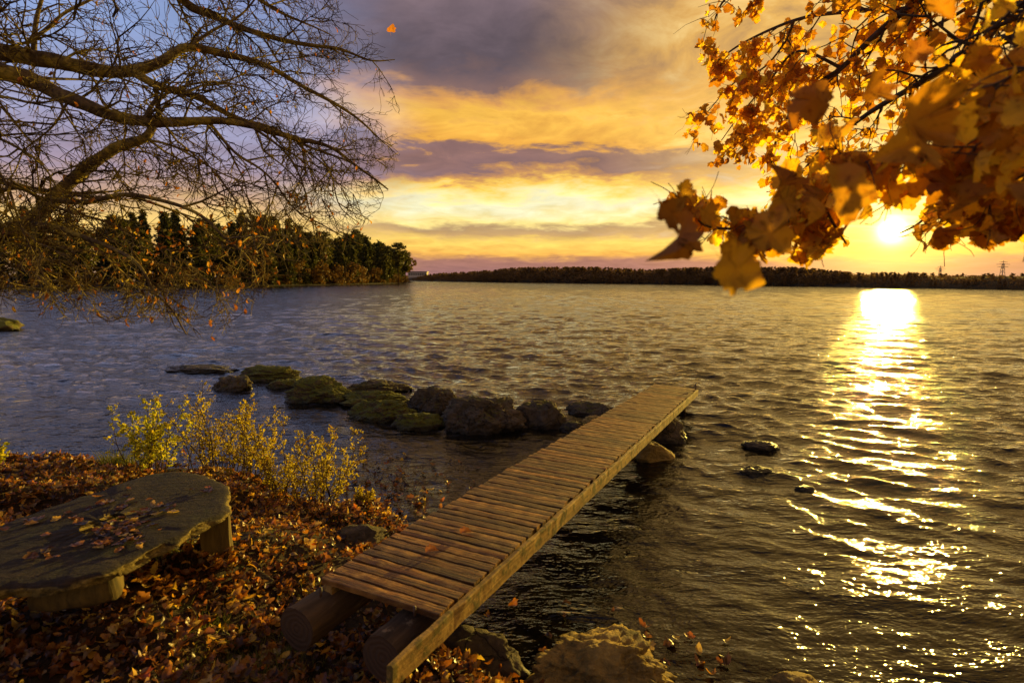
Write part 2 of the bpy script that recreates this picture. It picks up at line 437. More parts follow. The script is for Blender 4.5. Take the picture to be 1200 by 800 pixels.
M_OAKLEAF = mat_leaf('oak_leaves', [(0, (.16, .055, .014)), (.4, (.36, .13, .02)), (.8, (.48, .22, .03)), (1, (.50, .36, .05))], .5, .5)
M_SHRUB = mat_leaf('shrub_leaves', [(0, (.24, .13, .02)), (.3, (.32, .26, .025)), (.7, (.42, .37, .03)), (1, (.52, .42, .04))], .5, .5)
M_SHRUB2 = mat_leaf('shrub_leaves_green', [(0, (.18, .21, .02)), (.4, (.36, .37, .03)), (.8, (.54, .50, .045)), (1, (.60, .50, .05))], .5, .5)
M_STEM = mat_simple('twig_bark', [(.3, (.035, .022, .014)), (.7, (.12, .075, .04))], 20)
M_GRASS = mat_leaf('grass_blades', [(0, (.06, .08, .015)), (.6, (.14, .16, .025)), (1, (.28, .22, .06))], .4, .5)
M_CONE = mat_leaf('conifer_needles', [(0, (.026, .036, .009)), (.5, (.055, .064, .014)), (1, (.11, .10, .022))], .25, .7)
M_PINE = mat_leaf('pine_needles', [(0, (.040, .050, .011)), (.5, (.085, .088, .018)), (1, (.14, .12, .024))], .25, .7)
M_AUT = mat_leaf('autumn_crowns', [(0, (.060, .036, .010)), (.5, (.13, .075, .016)), (1, (.22, .12, .02))], .3, .7)
M_FARWOOD = mat_leaf('far_wood_foliage', [(0, (.09, .055, .022)), (.5, (.15, .095, .036)), (1, (.22, .13, .045))], .3, .8)  # browns lightened in place of haze over the far shore
M_TRUNK = mat_simple('pine_trunk', [(.3, (.06, .035, .02)), (.7, (.16, .09, .05))], 3)
M_LAND = mat_simple('far_ground', [(.3, (.012, .010, .005)), (.7, (.035, .026, .010))], .4, .95, .2)
M_WALL = mat_simple('rendered_wall', [(.3, (.42, .38, .33)), (.7, (.5, .46, .4))], .5)
M_DARK = mat_simple('dark_glass', [(.3, (.03, .03, .035)), (.7, (.05, .05, .055))], .5, .3)
M_STEEL = mat_simple('galvanised_steel', [(.3, (.12, .11, .1)), (.7, (.2, .19, .18))], 2, .6)

# ------------------------------------------------------------------ terrain
SH = [onz(*p)[:2] for p in [(-700, 566), (-300, 566), (0, 556), (80, 552), (150, 548), (215, 560), (300, 574), (385, 586), (440, 600), (478, 618), (470, 650),
                            (500, 700), (528, 738), (575, 770), (640, 822)]]
SH = [(-60, 16)] + [tuple(p) for p in SH] + [(.75, 2.35), (1.5, 1.95), (3, 1.7), (6, 1.3), (60, -6), (60, -80), (-60, -80)]
SHn = np.array(SH)
def sdist(x, y):                # > 0 inland
    x = np.atleast_1d(np.asarray(x, float)); y = np.atleast_1d(np.asarray(y, float))
    d = np.full(x.shape, 1e9); inside = np.zeros(x.shape, bool)
    for i in range(len(SHn)):
        a, b = SHn[i], SHn[(i+1) % len(SHn)]
        ab = b - a; t = np.clip(((x-a[0])*ab[0] + (y-a[1])*ab[1]) / (ab @ ab), 0, 1)
        d = np.minimum(d, np.hypot(x - a[0] - t*ab[0], y - a[1] - t*ab[1]))
        c = ((a[1] > y) != (b[1] > y)) & (x < (b[0]-a[0])*(y-a[1])/(b[1]-a[1]+1e-12) + a[0])
        inside ^= c
    return np.where(inside, d, -d)
_ph = rs.uniform(0, 6.28, 40); _kd = rs.uniform(0, 6.28, 40); _kl = np.exp(rs.uniform(math.log(.25), math.log(2.5), 40))
def bumps(x, y):
    s = np.zeros_like(x)
    for i in range(40):
        k = 2*math.pi/_kl[i]
        s += _kl[i]*.012*np.sin(k*(x*math.cos(_kd[i]) + y*math.sin(_kd[i])) + _ph[i])
    return s
def gz(x, y):
    x = np.atleast_1d(np.asarray(x, float)); y = np.atleast_1d(np.asarray(y, float))
    b = bumps(x, y); d = sdist(x, y) + b*1.5
    land = .03 + .56*(1-np.exp(-np.maximum(d, 0)/1.15)) + b*.8*np.clip(d, 0, 1)
    bed = -.02 - .9*(1-np.exp(np.minimum(d, 0)/3.5)) + .035*np.minimum(d, 0) + b*np.clip(-d, 0, 1)
    bed = np.maximum(bed, -5)
    return np.where(d > 0, land, bed)
def axis(lo, hi, a, b, fine):   # fine between a and b, growing outwards
    v = list(np.arange(a, b, fine)); s = fine; t = v[-1]
    while t < hi: s *= 1.13; t += s; v.append(t)
    s = fine; t = a; pre = []
    while t > lo: s *= 1.13; t -= s; pre.append(t)
    return np.array(pre[::-1] + v)
gx, gy = axis(-1500, 1500, -7.5, 3.0, .045), axis(-400, 2500, .6, 8.5, .045)
XX, YY = np.meshgrid(gx, gy)
ZZ = gz(XX.ravel(), YY.ravel())
V = np.stack([XX.ravel(), YY.ravel(), ZZ], 1)
nx, ny = len(gx), len(gy)
I = (np.arange(ny-1)[:, None]*nx + np.arange(nx-1)[None]).ravel()
Fq = np.stack([I, I+1, I+nx+1, I+nx], 1)
ground = np_mesh('ground', V, Fq, M_GROUND, smooth=True); tag(ground, kind='structure')

# ------------------------------------------------------------------ water
def build_water():
    NA, NR = 1000, 1900
    az = np.radians(np.linspace(-82, 82, NA)); r = np.exp(np.linspace(math.log(1.0), math.log(2200), NR))
    dr = r*(math.log(2200)/NR)*1.2
    A, Rr = np.meshgrid(az, r)
    x = Rr*np.sin(A); y = Rr*np.cos(A); X0, Y0 = x.copy(), y.copy(); z = np.zeros_like(x)
    rw = np.random.RandomState(5)
    d = sdist_grid(X0, Y0)
    calm = np.clip((-d)/6.0, .28, 1.0)
    N = 96
    for i in range(N):
        lam = math.exp(rw.uniform(math.log(.12), math.log(3.2)))
        th = R(238) + rw.normal(0, .50)             # the wind blows over the lake towards the left bank
        k = 2*math.pi/lam
        s = .057*(1.0 if lam < .75 else (.55 if lam < 1.6 else .30))*(0.8 if lam < .3 else 1)
        a = s/k
        att = np.clip((lam/dr - 2.0)/3.0, 0, 1)[:, None]
        if att.max() <= 0: continue
        arg = k*(X0*math.cos(th) + Y0*math.sin(th)) + rw.uniform(0, 6.28)
        grp = .65 + .35*np.sin(k*.17*(X0*math.cos(th+1.2) + Y0*math.sin(th+1.2)) + rw.uniform(0, 6.28))
        w = a*att*calm*grp
        z += w*np.sin(arg); q = w*np.cos(arg)*.8
        x += q*math.cos(th); y += q*math.sin(th)
    V = np.stack([x.ravel(), y.ravel(), z.ravel()], 1)
    I = (np.arange(NR-1)[:, None]*NA + np.arange(NA-1)[None]).ravel()
    Fq = np.stack([I, I+1, I+NA+1, I+NA], 1)
    dm = d.ravel()                                   # leave out what would lie inside the bank
    keep = dm[I] < .6
    o = np_mesh('water', V, Fq[keep], M_WATER, smooth=True)
    tag(o, kind='structure')
def sdist_grid(X, Y):
    out = np.full(X.size, -50.0); x = X.ravel(); y = Y.ravel()
    m = (np.abs(x) < 60) & (y < 20)
    out[m] = sdist(x[m], y[m]); return out.reshape(X.shape)
build_water()

# ------------------------------------------------------------------ jetty
ZA, ZC = .74, .42
A_ = onz(374, 676, ZA); B_ = onz(517, 718, ZA); C_ = onz(767, 450, ZC)
along = (C_ - A_); along.z = 0; along.normalize()
right = Vector((along.y, -along.x, 0))
wA = (B_ - A_).dot(right)
wC = .76
D_ = C_ + right*wC - Vector((0, 0, .03))
L = (C_ - A_).length
jetty = empty('jetty', ((A_+C_)/2 + right*wA/2) * 1.0, math.atan2(along.y, along.x))
jetty.location.z = 0
tag(jetty, 'long narrow weathered wooden plank jetty running out from the leafy bank over the water', 'jetty')
bpy.context.view_layer.update()
def to_parent(o, parent):       # keep world place, hang under parent
    o.parent = parent; o.matrix_parent_inverse = parent.matrix_world.inverted()
def deck_pt(s, t):              # s along 0..1, t across 0..1
    return (A_.lerp(C_, s)).lerp((A_ + right*wA).lerp(D_, s), t)

def plank_mesh(seed, w, ln, th=.032):
    rd = random.Random(seed); bm = bmesh.new(); n = 14
    rows = []
    e0, e1 = rd.uniform(-.008, .012), rd.uniform(-.008, .012)
    for i in range(n+1):
        u = i/n; x = -ln/2 - e0 + u*(ln + e0 + e1)
        jl, jr = rd.gauss(0, .0022), rd.gauss(0, .0022)
        sag = rd.gauss(0, .0012); c = .004
        prof = [(-w/2+jl, -th), (-w/2+jl, -c), (-w/2+c+jl, 0), (0, .0015), (w/2-c+jr, 0), (w/2+jr, -c), (w/2+jr, -th)]
        rows.append([bm.verts.new((x, y, z+sag)) for y, z in prof])
    for a, b in zip(rows[:-1], rows[1:]):
        for j in range(len(a)-1): bm.faces.new((a[j], b[j], b[j+1], a[j+1]))
        bm.faces.new((a[-1], b[-1], b[0], a[0]))
    bm.faces.new(rows[0]); bm.faces.new(rows[-1][::-1])
    bmesh.ops.recalc_face_normals(bm, faces=bm.faces)
    me = bpy.data.meshes.new('plank'); bm.to_mesh(me); bm.free(); me.materials.append(M_PLANK)
    return me
# places of the two wider joints between deck sections
def s_of(px, py):
    best = min(range(400), key=lambda i: (proj(A_.lerp(C_, i/399))[0]-px)**2 + (proj(A_.lerp(C_, i/399))[1]-py)**2)
    return best/399*L
joints = [s_of(707, 486), s_of(738, 467)]
s = 0.0; k = 0; pitchw = .088
mats = [plank_mesh(100+i, .122, 1.0) for i in range(14)]
while s < L - .02:
    w = pitchw + random.uniform(-.006, .006)
    gapj = [j for j in joints if s <= j < s + w]
    mid = (s + w/2)/L
    if mid > 1: break
    a, b = deck_pt(mid, 0), deck_pt(mid, 1)
    o = bpy.data.objects.new('plank', mats[k % 14]); col.objects.link(o)
    ex = (b - a); ln = ex.length; ex.normalize()
    ey = Vector((0, 0, 1)).cross(ex); ez = ex.cross(ey)
    ro = Matrix((ex, ey, ez)).transposed().to_4x4() @ Matrix.Rotation(random.gauss(0, .009), 4, 'Z') @ Matrix.Rotation(random.gauss(0, .018), 4, 'X')
    flip = Matrix.Rotation(math.pi, 4, 'Z') if k % 2 else Matrix.Identity(4)
    o.matrix_world = Matrix.Translation((a+b)/2 + Vector((0, 0, random.uniform(-.003, .003)))) @ ro @ flip @ Matrix.Diagonal((ln*random.uniform(.965, 1.004), (w-random.uniform(.013, .021))/.122, 1, 1))
    mw = o.matrix_world.copy(); o.parent = jetty; o.matrix_parent_inverse = jetty.matrix_world.inverted(); o.matrix_world = mw
    s += w + (.035 if gapj else 0); k += 1

def beam(name, p0, p1, w, h, mat, parent, n=40, jit=.003):
    """timber with its top face through p0-p1"""
    d = (p1-p0); ln = d.length; bm = bmesh.new(); rows = []
    for i in range(n+1):
        x = -ln/2 + ln*i/n; j = [random.gauss(0, jit) for _ in range(4)]; c = .006
        prof = [(-w/2, -h+j[0]), (-w/2+j[1], -c), (-w/2+c+j[1], j[2]*.5), (w/2-c+j[3], j[2]*.5), (w/2+j[3], -c), (w/2+j[3], -h/2), (w/2+j[1]*.6, -h+j[0])]
        rows.append([bm.verts.new((x, y, z)) for y, z in prof])
    for a, b in zip(rows[:-1], rows[1:]):
        m_ = len(a)
        for j in range(m_): bm.faces.new((a[j], b[j], b[(j+1) % m_], a[(j+1) % m_]))
    bm.faces.new(rows[0]); bm.faces.new(rows[-1][::-1]); bmesh.ops.recalc_face_normals(bm, faces=bm.faces)
    me = bpy.data.meshes.new(name); bm.to_mesh(me); bm.free(); me.materials.append(mat)
    o = bpy.data.objects.new(name, me); col.objects.link(o)
    ex = d.normalized(); ey = Vector((0, 0, 1)).cross(ex).normalized(); ez = ex.cross(ey)
    o.matrix_world = Matrix.Translation((p0+p1)/2) @ Matrix((ex, ey, ez)).transposed().to_4x4()
    if parent:
        mw = o.matrix_world.copy(); o.parent = parent; o.matrix_parent_inverse = parent.matrix_world.inverted(); o.matrix_world = mw
    return o
sl = (C_ - A_).normalized()
Bn = A_ + right*wA
off = right*.022 + Vector((0, 0, -.006))
b0 = Bn + off - (D_-Bn).normalized()*.42; b1 = D_ + off + (D_-Bn).normalized()*.03
nseg = 3
for i in range(nseg):
    p0 = b0.lerp(b1, i/nseg) + (D_-Bn).normalized()*(.004 if i else 0); p1 = b0.lerp(b1, (i+1)/nseg) - Vector((0, 0, .0))
    beam('side_beam', p0, p1, .036, .108, M_BEAM, jetty, 30)
beam('side_beam', A_ + right*.06 + Vector((0, 0, -.036)) , C_ + right*.06 + Vector((0, 0, -.036)), .06, .11, M_BEAM, jetty, 60)
# posts of the far end, a mooring hook and bent nails
for sfrac in (.965,):
    for t in (.25, .8):
        p = deck_pt(sfrac, t); mb = MB()
        zb = float(gz(p.x, p.y)[0]) - .1
        mb.tube([(p.x, p.y, zb), (p.x, p.y, p.z-.045)], [.04, .035], 10)
        o = mb.build('post', M_LOG); to_parent(o, jetty)
hk = deck_pt(.992, 1.0); mb = MB()
mb.tube([hk + Vector((0, 0, -.05)), hk + Vector((0, 0, .10)), hk + Vector((.02, 0, .135)), hk + Vector((.05, 0, .135)), hk + Vector((.065, 0, .11))], .009, 6)
mb.tube([hk + Vector((-.03, 0, .07)), hk + Vector((.03, 0, .07))], .007, 6)
o = mb.build('iron_hook', M_METAL); to_parent(o, jetty)
for (px, py) in ((486, 712), (376, 690)):
    p = onz(px, py, ZA-.0); mb = MB()
    mb.tube([p + Vector((0, -.005, -.04)), p + Vector((0, -.005, .012))], .008, 6)
    o = mb.build('bolt', M_METAL); to_parent(o, jetty)

def log(p0, p1, r, label):
    root = empty('log', (p0+p1)/2); bpy.context.view_layer.update()
    d = (p1-p0); ln = d.length; mb = MB(); n = 24
    pts = [Vector((-ln/2 + ln*i/n, 0, 0)) for i in range(n+1)]
    mb.tube(pts, [r*(1+random.gauss(0, .012)) for _ in pts], 20, False, .10)
    o = mb.build('bark_side', M_LOG, root)
    ex = d.normalized(); ey = Vector((0, 0, 1)).cross(ex).normalized(); ez = ex.cross(ey)
    rot = Matrix((ex, ey, ez)).transposed()
    root.rotation_euler = rot.to_euler()
    for i, sgn in ((0, -1), (n, 1)):
        ring = [Vector(v) for v in mb.v[i*20:(i+1)*20]]
        vs = ring + [Vector((sgn*(ln/2 + .004), 0, 0))]
        fs = [(j, (j+1) % 20, 20) for j in range(20)]
        mesh_obj('cut_end', vs, fs, M_LOGEND, root)
    tag(root, label, 'log')
zl = .56
l0 = onz(347, 737, zl); 
log(l0, l0 + along*1.7, .115, 'dark round log under the left corner of the jetty')
l1 = onz(447, 772, zl-.01)
log(l1, l1 + along*1.8, .118, 'dark round log with pale scar under the jetty beside its right beam')

# ------------------------------------------------------------------ rocks
def rock_mesh(seed, sx, sy, sz, sub=4, cuts=9, rough=.10, flat=.75, peak=0):
    rd = random.Random(seed); bm = bmesh.new()
    bmesh.ops.create_icosphere(bm, subdivisions=sub, radius=1.0)
    planes = []
    for q_ in range(cuts):
        a_ = 6.283*(q_+rd.random())/cuts; n = Vector((math.cos(a_), math.sin(a_), rd.uniform(.05, .95))).normalized(); planes.append((n, rd.uniform(.55, .88)))
    planes.append((Vector((rd.gauss(0, .12), rd.gauss(0, .12), 1)).normalized(), flat))
    for q_ in range(peak):
        a_ = 6.283*(q_+.5+rd.uniform(-.2, .2))/peak; planes.append((Vector((math.cos(a_)*.52, math.sin(a_)*.52, .85)).normalized(), rd.uniform(.60, .70)))
    o = Vector((rd.uniform(0, 50), rd.uniform(0, 50), rd.uniform(0, 50)))
    for v in bm.verts:
        p = v.co.copy(); p *= 1 + .16*noise.noise(p*1.1 + o)
        for n, dd in planes:
            e = p.dot(n) - dd
            if e > 0: p -= n*e*.96
        p += p.normalized()*rough*(noise.fractal(p*2.4 + o, .62, 2.15, 8) - .6*abs(noise.noise(p*3.1 + o*1.7)))
        v.co = Vector((p.x*sx, p.y*sy, p.z*sz))
    me = bpy.data.meshes.new('rock'); bm.to_mesh(me); bm.free(); me.shade_smooth()
    return me
def rock(px0, px1, pyt, pyb, mat, label, seed, zb=0.0, depth=.8, sub=5, rz=0, flat=.75, name='rock', group=None, rough=.10, peak=0):
    """px0..px1 and top..waterline as the photograph shows them"""
    pm = (px0+px1)/2; p = onz(pm, pyb, zb); y = p.y
    w = (aty(px1, pyb, y) - aty(px0, pyb, y)).length/2
    dp = w*depth; y2 = y + dp
    top = aty(pm, pyt, y2).z; h = max(top - zb, .04)*(.70 if zb == 0 and px1 < 740 and pyb < 600 else (.55 if 860 < px0 < 960 and pyb < 600 else 1))
    fill = h/(flat*.98)
    me = rock_mesh(seed, w*1.26, dp*1.2, fill*.8 if False else h*.62/flat*1.0, sub, 9, rough, flat, peak); me.materials.append(mat)
    o = bpy.data.objects.new(name, me); col.objects.link(o)
    c = aty(pm, pyb, y2); o.location = (c.x, y2, zb + h - h*.62); o.rotation_euler = (0, 0, rz)
    tag(o, label, 'rock', group); return o
RK = [
 (198, 276, 428, 436, M_ROCK, 'thin dark flat rock barely above water, leftmost of the line', .5),
 (250, 298, 437, 459, M_ROCK, 'low dark pointed rock at the left end of the rock line', .7),
 (282, 360, 424, 448, M_MOSSY, 'wide flat topped mossy rock left of the round green boulder', .55),
 (318, 356, 441, 456, M_MOSSY, 'small low moss covered rock at the foot of the wide flat mossy one', .7),
 (340, 414, 431, 474, M_MOSSY, 'rounded boulder thick with green moss in the rock line', .8),
 (412, 482, 441, 462, M_ROCK, 'brown hump behind the low mossy rocks right of the round green boulder', .6),
 (405, 478, 452, 478, M_MOSSY, 'low moss edged rock just right of the round green boulder', .7),
 (414, 486, 464, 494, M_MOSSY, 'mossy sloping rock between the green boulder and the cracked grey one', .7),
 (460, 518, 480, 504, M_MOSSY, 'small flat rock with golden moss in front of the big cracked grey rock', .6),
 (480, 545, 447, 484, M_ROCK, 'dark slanting rock behind the left side of the big cracked grey rock', .7),
 (513, 610, 456, 508, M_ROCK, 'biggest rock of the line, grey brown and angular with a long crack', .7),
 (604, 664, 464, 503, M_ROCK, 'blocky brown rock with a dark wet front between cracked rock and jetty', .75),
 (660, 718, 470, 490, M_ROCK, 'long low brown rock touching the left side of the jetty', .5),
 (659, 687, 490, 508, M_ROCK, 'small round stone in the gap by the left side of the jetty', .8),
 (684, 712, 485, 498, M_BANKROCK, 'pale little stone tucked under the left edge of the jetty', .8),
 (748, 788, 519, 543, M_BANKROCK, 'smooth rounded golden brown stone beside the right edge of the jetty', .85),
 (752, 802, 489, 519, M_ROCK, 'dark wet rock with a bright ridge under the right side of the jetty', .8),
 (874, 912, 514, 527, M_ROCK, 'dark wet stone just breaking the surface, farthest of three right of the jetty', .7),
 (868, 908, 546, 560, M_ROCK, 'dark wet low stone in the water, middle one of three right of the jetty', .7),
 (934, 953, 567, 577, M_ROCK, 'smallest wet stone in the water, nearest of three right of the jetty', .8),
]
for i, (a, b, t, bb, mt, lb, dp) in enumerate(RK):
    rock(a, b, t, bb, mt, lb, 40+i, 0.0, dp, 6 if b-a > 60 else 5, random.uniform(-.3, .3), flat=.50 if 'round' not in lb else .85, rough=.07 if 'smooth' in lb else .17)
rock(-60, 20, 362, 388, M_MOSSY, 'squared mossy block standing in the water at the left edge', 90, 0, .5, 4, 0, .8)
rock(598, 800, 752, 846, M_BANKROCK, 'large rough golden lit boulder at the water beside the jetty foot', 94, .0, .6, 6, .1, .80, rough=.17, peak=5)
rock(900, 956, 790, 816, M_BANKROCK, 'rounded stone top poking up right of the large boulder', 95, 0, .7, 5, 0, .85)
rock(384, 456, 618, 650, M_ROCK, 'low grey stone half buried at the shore by the left edge of the jetty', 97, .10, .6, 5, .2, .7)
rock(500, 615, 742, 812, M_ROCK, 'dark speckled bank stone under the jetty foot left of the large boulder', 99, .02, .6, 5, .2, .8)
rock(232, 310, 676, 700, M_ROCK, 'flat grey stone lying among leaves between table and jetty', 101, .36, .5, 5, .2, .5)

# ------------------------------------------------------------------ stone table
ZS = .93
outl = [(270, 578), (262, 565), (240, 555), (205, 551), (165, 557), (120, 572), (70, 588), (20, 606), (-40, 628), (-105, 662), (-120, 700), (-70, 712),
        (0, 690), (60, 684), (118, 671), (150, 655), (200, 633), (236, 613), (262, 600)]
P0 = [onz(x, y, ZS) for x, y in outl]
cen = sum(P0, Vector())/len(P0)
table = empty('slab_table', (cen.x, cen.y, float(gz(cen.x, cen.y)[0])))
tag(table, 'low table of one rough dark oval slab on timber supports, sprinkled with leaves', 'table')
bpy.context.view_layer.update()
def smooth_loop(P, n):
    out = []; m = len(P)
    for i in range(m):
        p0, p1, p2, p3 = P[(i-1) % m], P[i], P[(i+1) % m], P[(i+2) % m]
        for j in range(n):
            t = j/n
            out.append(.5*((2*p1) + (p2-p0)*t + (2*p0-5*p1+4*p2-p3)*t*t + (3*p1-p0-3*p2+p3)*t**3))
    return out
loop = smooth_loop(P0, 10); nl = len(loop); vs = []; fs = []
rings = [(0.15, 0, .006), (.35, 0, .006), (.55, 0, .006), (.72, 0, .006), (.86, 0, .005), (.95, -.002, .005), (.985, -.008, .010), (1.0, -.022, .022), (.99, -.040, .024), (.975, -.058, .024), (.93, -.07, .016), (.5, -.075, .006), (.1, -.075, 0)]
for k, (sc_, dz, jt) in enumerate(rings):
    for i, p in enumerate(loop):
        q = cen + (p-cen)*sc_
        nn = noise.fractal(Vector((q.x*7, q.y*7, dz*30+3)), .8, 2, 4)
        q = q + (p-cen).normalized()*(nn*jt*2.2 if sc_ > .9 else 0)
        q.z = ZS + dz + noise.fractal(q*3.0, .9, 2, 4)*.012 + (noise.noise(q*20)*.003)
        vs.append(q)
for k in range(len(rings)-1):
    for i in range(nl): fs.append((k*nl+i, (k+1)*nl+i, (k+1)*nl+(i+1) % nl, k*nl+(i+1) % nl))
fs.append(tuple(range(nl))[::-1]); fs.append(tuple((len(rings)-1)*nl+i for i in range(nl)))
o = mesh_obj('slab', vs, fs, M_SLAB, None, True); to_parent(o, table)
def hewn(name, cx, cy, z0, z1, w, d, rz, parent, mat, tilt=0, taper=.9):
    bm = bmesh.new(); n = 10; rows = []
    for i in range(n+1):
        u = i/n; z = z0 + (z1-z0)*u; k_ = 1 + (taper-1)*u; ring = []
        for j in range(16):
            th = 2*math.pi*j/16; c, s_ = math.cos(th), math.sin(th)
            sq = 1/max(abs(c), abs(s_))**.8
            x, y = c*sq*w/2*k_, s_*sq*d/2*k_
            q = Vector((x, y, z)); q += Vector((x, y, 0))*noise.noise(Vector((x*8, y*8, z*3)))*.15
            ring.append(bm.verts.new(q + Vector((tilt*u, 0, 0))))
        rows.append(ring)
    for a, b in zip(rows[:-1], rows[1:]):
        for j in range(16): bm.faces.new((a[j], a[(j+1) % 16], b[(j+1) % 16], b[j]))
    bm.faces.new(rows[0][::-1]); bm.faces.new(rows[-1])
    me = bpy.data.meshes.new(name); bm.to_mesh(me); bm.free(); me.materials.append(mat)
    o = bpy.data.objects.new(name, me); col.objects.link(o); o.location = (cx, cy, 0); o.rotation_euler = (0, 0, rz)
    bpy.context.view_layer.update(); to_parent(o, parent); return o
q = onz(254, 641, .61)
hewn('leg', q.x, q.y, float(gz(q.x, q.y)[0])-.06, ZS-.07, .19, .17, R(25), table, M_HEWN)
q = onz(-40, 640, .55)
hewn('leg', q.x, q.y, float(gz(q.x, q.y)[0])-.06, ZS-.07, .2, .18, R(10), table, M_HEWN)
# the thick half log that carries the near side
a, b = onz(42, 700, .74), onz(136, 683, .79)
mb = MB(); mb.tube([a.lerp(b, t/10) for t in range(11)], [.060+.030*math.sin(t/10*2.2+.4) for t in range(11)], 10, True, .25)
o = mb.build('support_log', M_HEWN); to_parent(o, table)

# ------------------------------------------------------------------ leaf shapes
def leaf_shape(half, curl, fold, twist=0.0, stalk=.0):
    pts = [(0, 0)] + half + [(0, 1)] + [(-x, y) for x, y in half[::-1]]
    c = (0, .42); inner = [(c[0]+(x-c[0])*.5, c[1]+(y-c[1])*.5) for x, y in pts]
    n = len(pts); P = [c] + inner + pts; T = []
    for i in range(n):
        j = (i+1) % n
        T.append((0, 1+i, 1+j)); T.append((1+i, 1+n+i, 1+n+j)); T.append((1+i, 1+n+j, 1+j))
    if stalk:
        m = len(P); P += [(-.012, 0), (.012, 0), (.0, -stalk)]; T.append((m, m+1, m+2))
    V = np.array([(x, y, 0) for x, y in P], float)
    V[:, 2] = fold*np.abs(V[:, 0]) + curl*(V[:, 1]-.4)**2 + twist*V[:, 0]*(V[:, 1]-.4) + .05*np.sin(V[:, 0]*9+V[:, 1]*7)
    return V, np.array(T)
MAPLE_H = [(.10, -.03), (.28, -.05), (.38, .04), (.35, .14), (.46, .24), (.56, .36), (.58, .48), (.46, .50), (.36, .50), (.30, .54), (.30, .66), (.22, .78), (.10, .90)]
MAPLE_H2 = [(.12, .02), (.34, .02), (.50, .16), (.44, .26), (.58, .44), (.46, .52), (.30, .56), (.30, .72), (.14, .86)]
OAK_H = [(.07, .06), (.10, .16), (.20, .20), (.14, .30), (.27, .40), (.18, .50), (.29, .62), (.19, .70), (.20, .84), (.10, .95)]
SIMPLE_H = [(.16, .16), (.27, .38), (.25, .62), (.13, .85)]
def jag(half, seed, amt=.05):
    rd = random.Random(seed); out = []
    for i, (x, y) in enumerate(half):
        out.append((max(.03, x*rd.uniform(.82, 1.08)+rd.gauss(0, amt*.4)), y+rd.gauss(0, amt*.5)))
        if i < len(half)-1:
            x2, y2 = half[i+1]; out.append(((x+x2)/2+rd.gauss(0, amt*.5)+.015, (y+y2)/2+rd.gauss(0, amt*.4)))
    return out
MAPLE_R = [(.14, -.05), (.32, -.04), (.44, .06), (.42, .18), (.52, .28), (.60, .40), (.56, .52), (.42, .55), (.38, .64), (.34, .74), (.22, .84), (.12, .93)]
maple_vars = [leaf_shape(jag((MAPLE_H, MAPLE_R)[int(c*10) % 2], int(c*10)+50), c, f, t, .45) for c, f, t in ((.5, .25, .2), (-.4, .35, -.4), (.9, -.2, .6), (.2, .6, .1), (-.7, -.3, .5), (1.2, .5, -.3), (1.5, .9, .5), (-1.3, .8, -.6), (.8, 1.1, .3), (-.9, -.9, .8))]
maple_vars2 = [leaf_shape(MAPLE_H2, c, f, t, .4) for c, f, t in ((.6, .3, .3), (-.5, .5, -.4), (1.1, -.3, .6), (.2, .8, .1))]
flat_vars = [leaf_shape(h, c, f, t) for h, c, f, t in ((MAPLE_H2, .25, .15, .1), (OAK_H, .35, .2, .2), (OAK_H, -.3, .2, -.2), (MAPLE_R, -.25, .15, .2))]
litter_vars = [leaf_shape(h, c*1.15, f*1.15, t*1.2) for h, c, f, t in ((MAPLE_H2, .5, .3, .3), (MAPLE_H2, -.8, .4, .5), (OAK_H, .9, .4, .4), (OAK_H, -.6, .5, -.7), (SIMPLE_H, 1.0, .5, .3),
                                                         (MAPLE_H2, 1.3, -.4, .6), (SIMPLE_H, -.9, -.3, .8), (OAK_H, 1.4, .2, .9))]
small_vars = [leaf_shape(SIMPLE_H, c, f, t) for c, f, t in ((.4, .3, .2), (-.4, .4, -.3), (.8, .6, .5))]
oak_vars = [leaf_shape(OAK_H, c, f, t, .2) for c, f, t in ((.8, .5, .4), (-.6, .6, -.7), (1.4, .2, .9))]
def unit(n):
    v = rs.normal(size=(n, 3)); return v/np.linalg.norm(v, axis=1, keepdims=True)
def leaves_obj(name, vars_, pos, dirs, nh, size, mat, parent=None):
    vid = rs.randint(0, len(vars_), len(pos))
    V, Fc = merge_instances(vars_, vid, frames(dirs, nh, size), pos)
    return np_mesh(name, V, Fc, mat, parent)

# ------------------------------------------------------------------ leaf litter
def litter(n, x0, x1, y0, y1, smin, smax, keepf, lift=.01, tilt=.55):
    x = rs.uniform(x0, x1, n); y = rs.uniform(y0, y1, n)
    d = sdist(x, y); k = keepf(x, y, d); x, y = x[k], y[k]
    z = gz(x, y) + rs.uniform(0, .035, len(x)) + lift
    n = len(x); a = rs.uniform(0, 6.28, n)
    dirs = np.stack([np.cos(a), np.sin(a), rs.normal(0, .28, n)], 1)
    nh = np.stack([rs.normal(0, tilt, n), rs.normal(0, tilt, n), np.ones(n)], 1)
    return np.stack([x, y, z], 1), dirs, nh, rs.uniform(smin, smax, n)
def patch(x, y, s, o):          # uneven cover
    return np.array([noise.noise(Vector((a*s+o, b*s, o))) for a, b in zip(x, y)])
def kf(x, y, d):
    pn = patch(x, y, .9, 3.0)
    dens = np.clip(.80 + pn*1.2, .15, 1)
    return (d > .02) & (rs.uniform(size=len(x)) < dens)
p1 = litter(46000, -6.5, 1.4, 1.5, 7.2, .024, .078, kf, .012, .7)
p2 = litter(6000, -14, 6, -4, 12, .06, .12, lambda x, y, d: (d > .05) & ~((x > -6.5) & (x < 1.4) & (y > 1.5) & (y < 7.2)))
P_, D_s, N_, S_ = [np.concatenate([a, b]) for a, b in zip(p1, p2)]
o = leaves_obj('fallen_leaves', litter_vars, P_, D_s, N_, S_, M_LITTER)
tag(o, 'brown orange and yellow fallen leaves carpeting the bank', 'leaves', kind='stuff')
tw = MB()
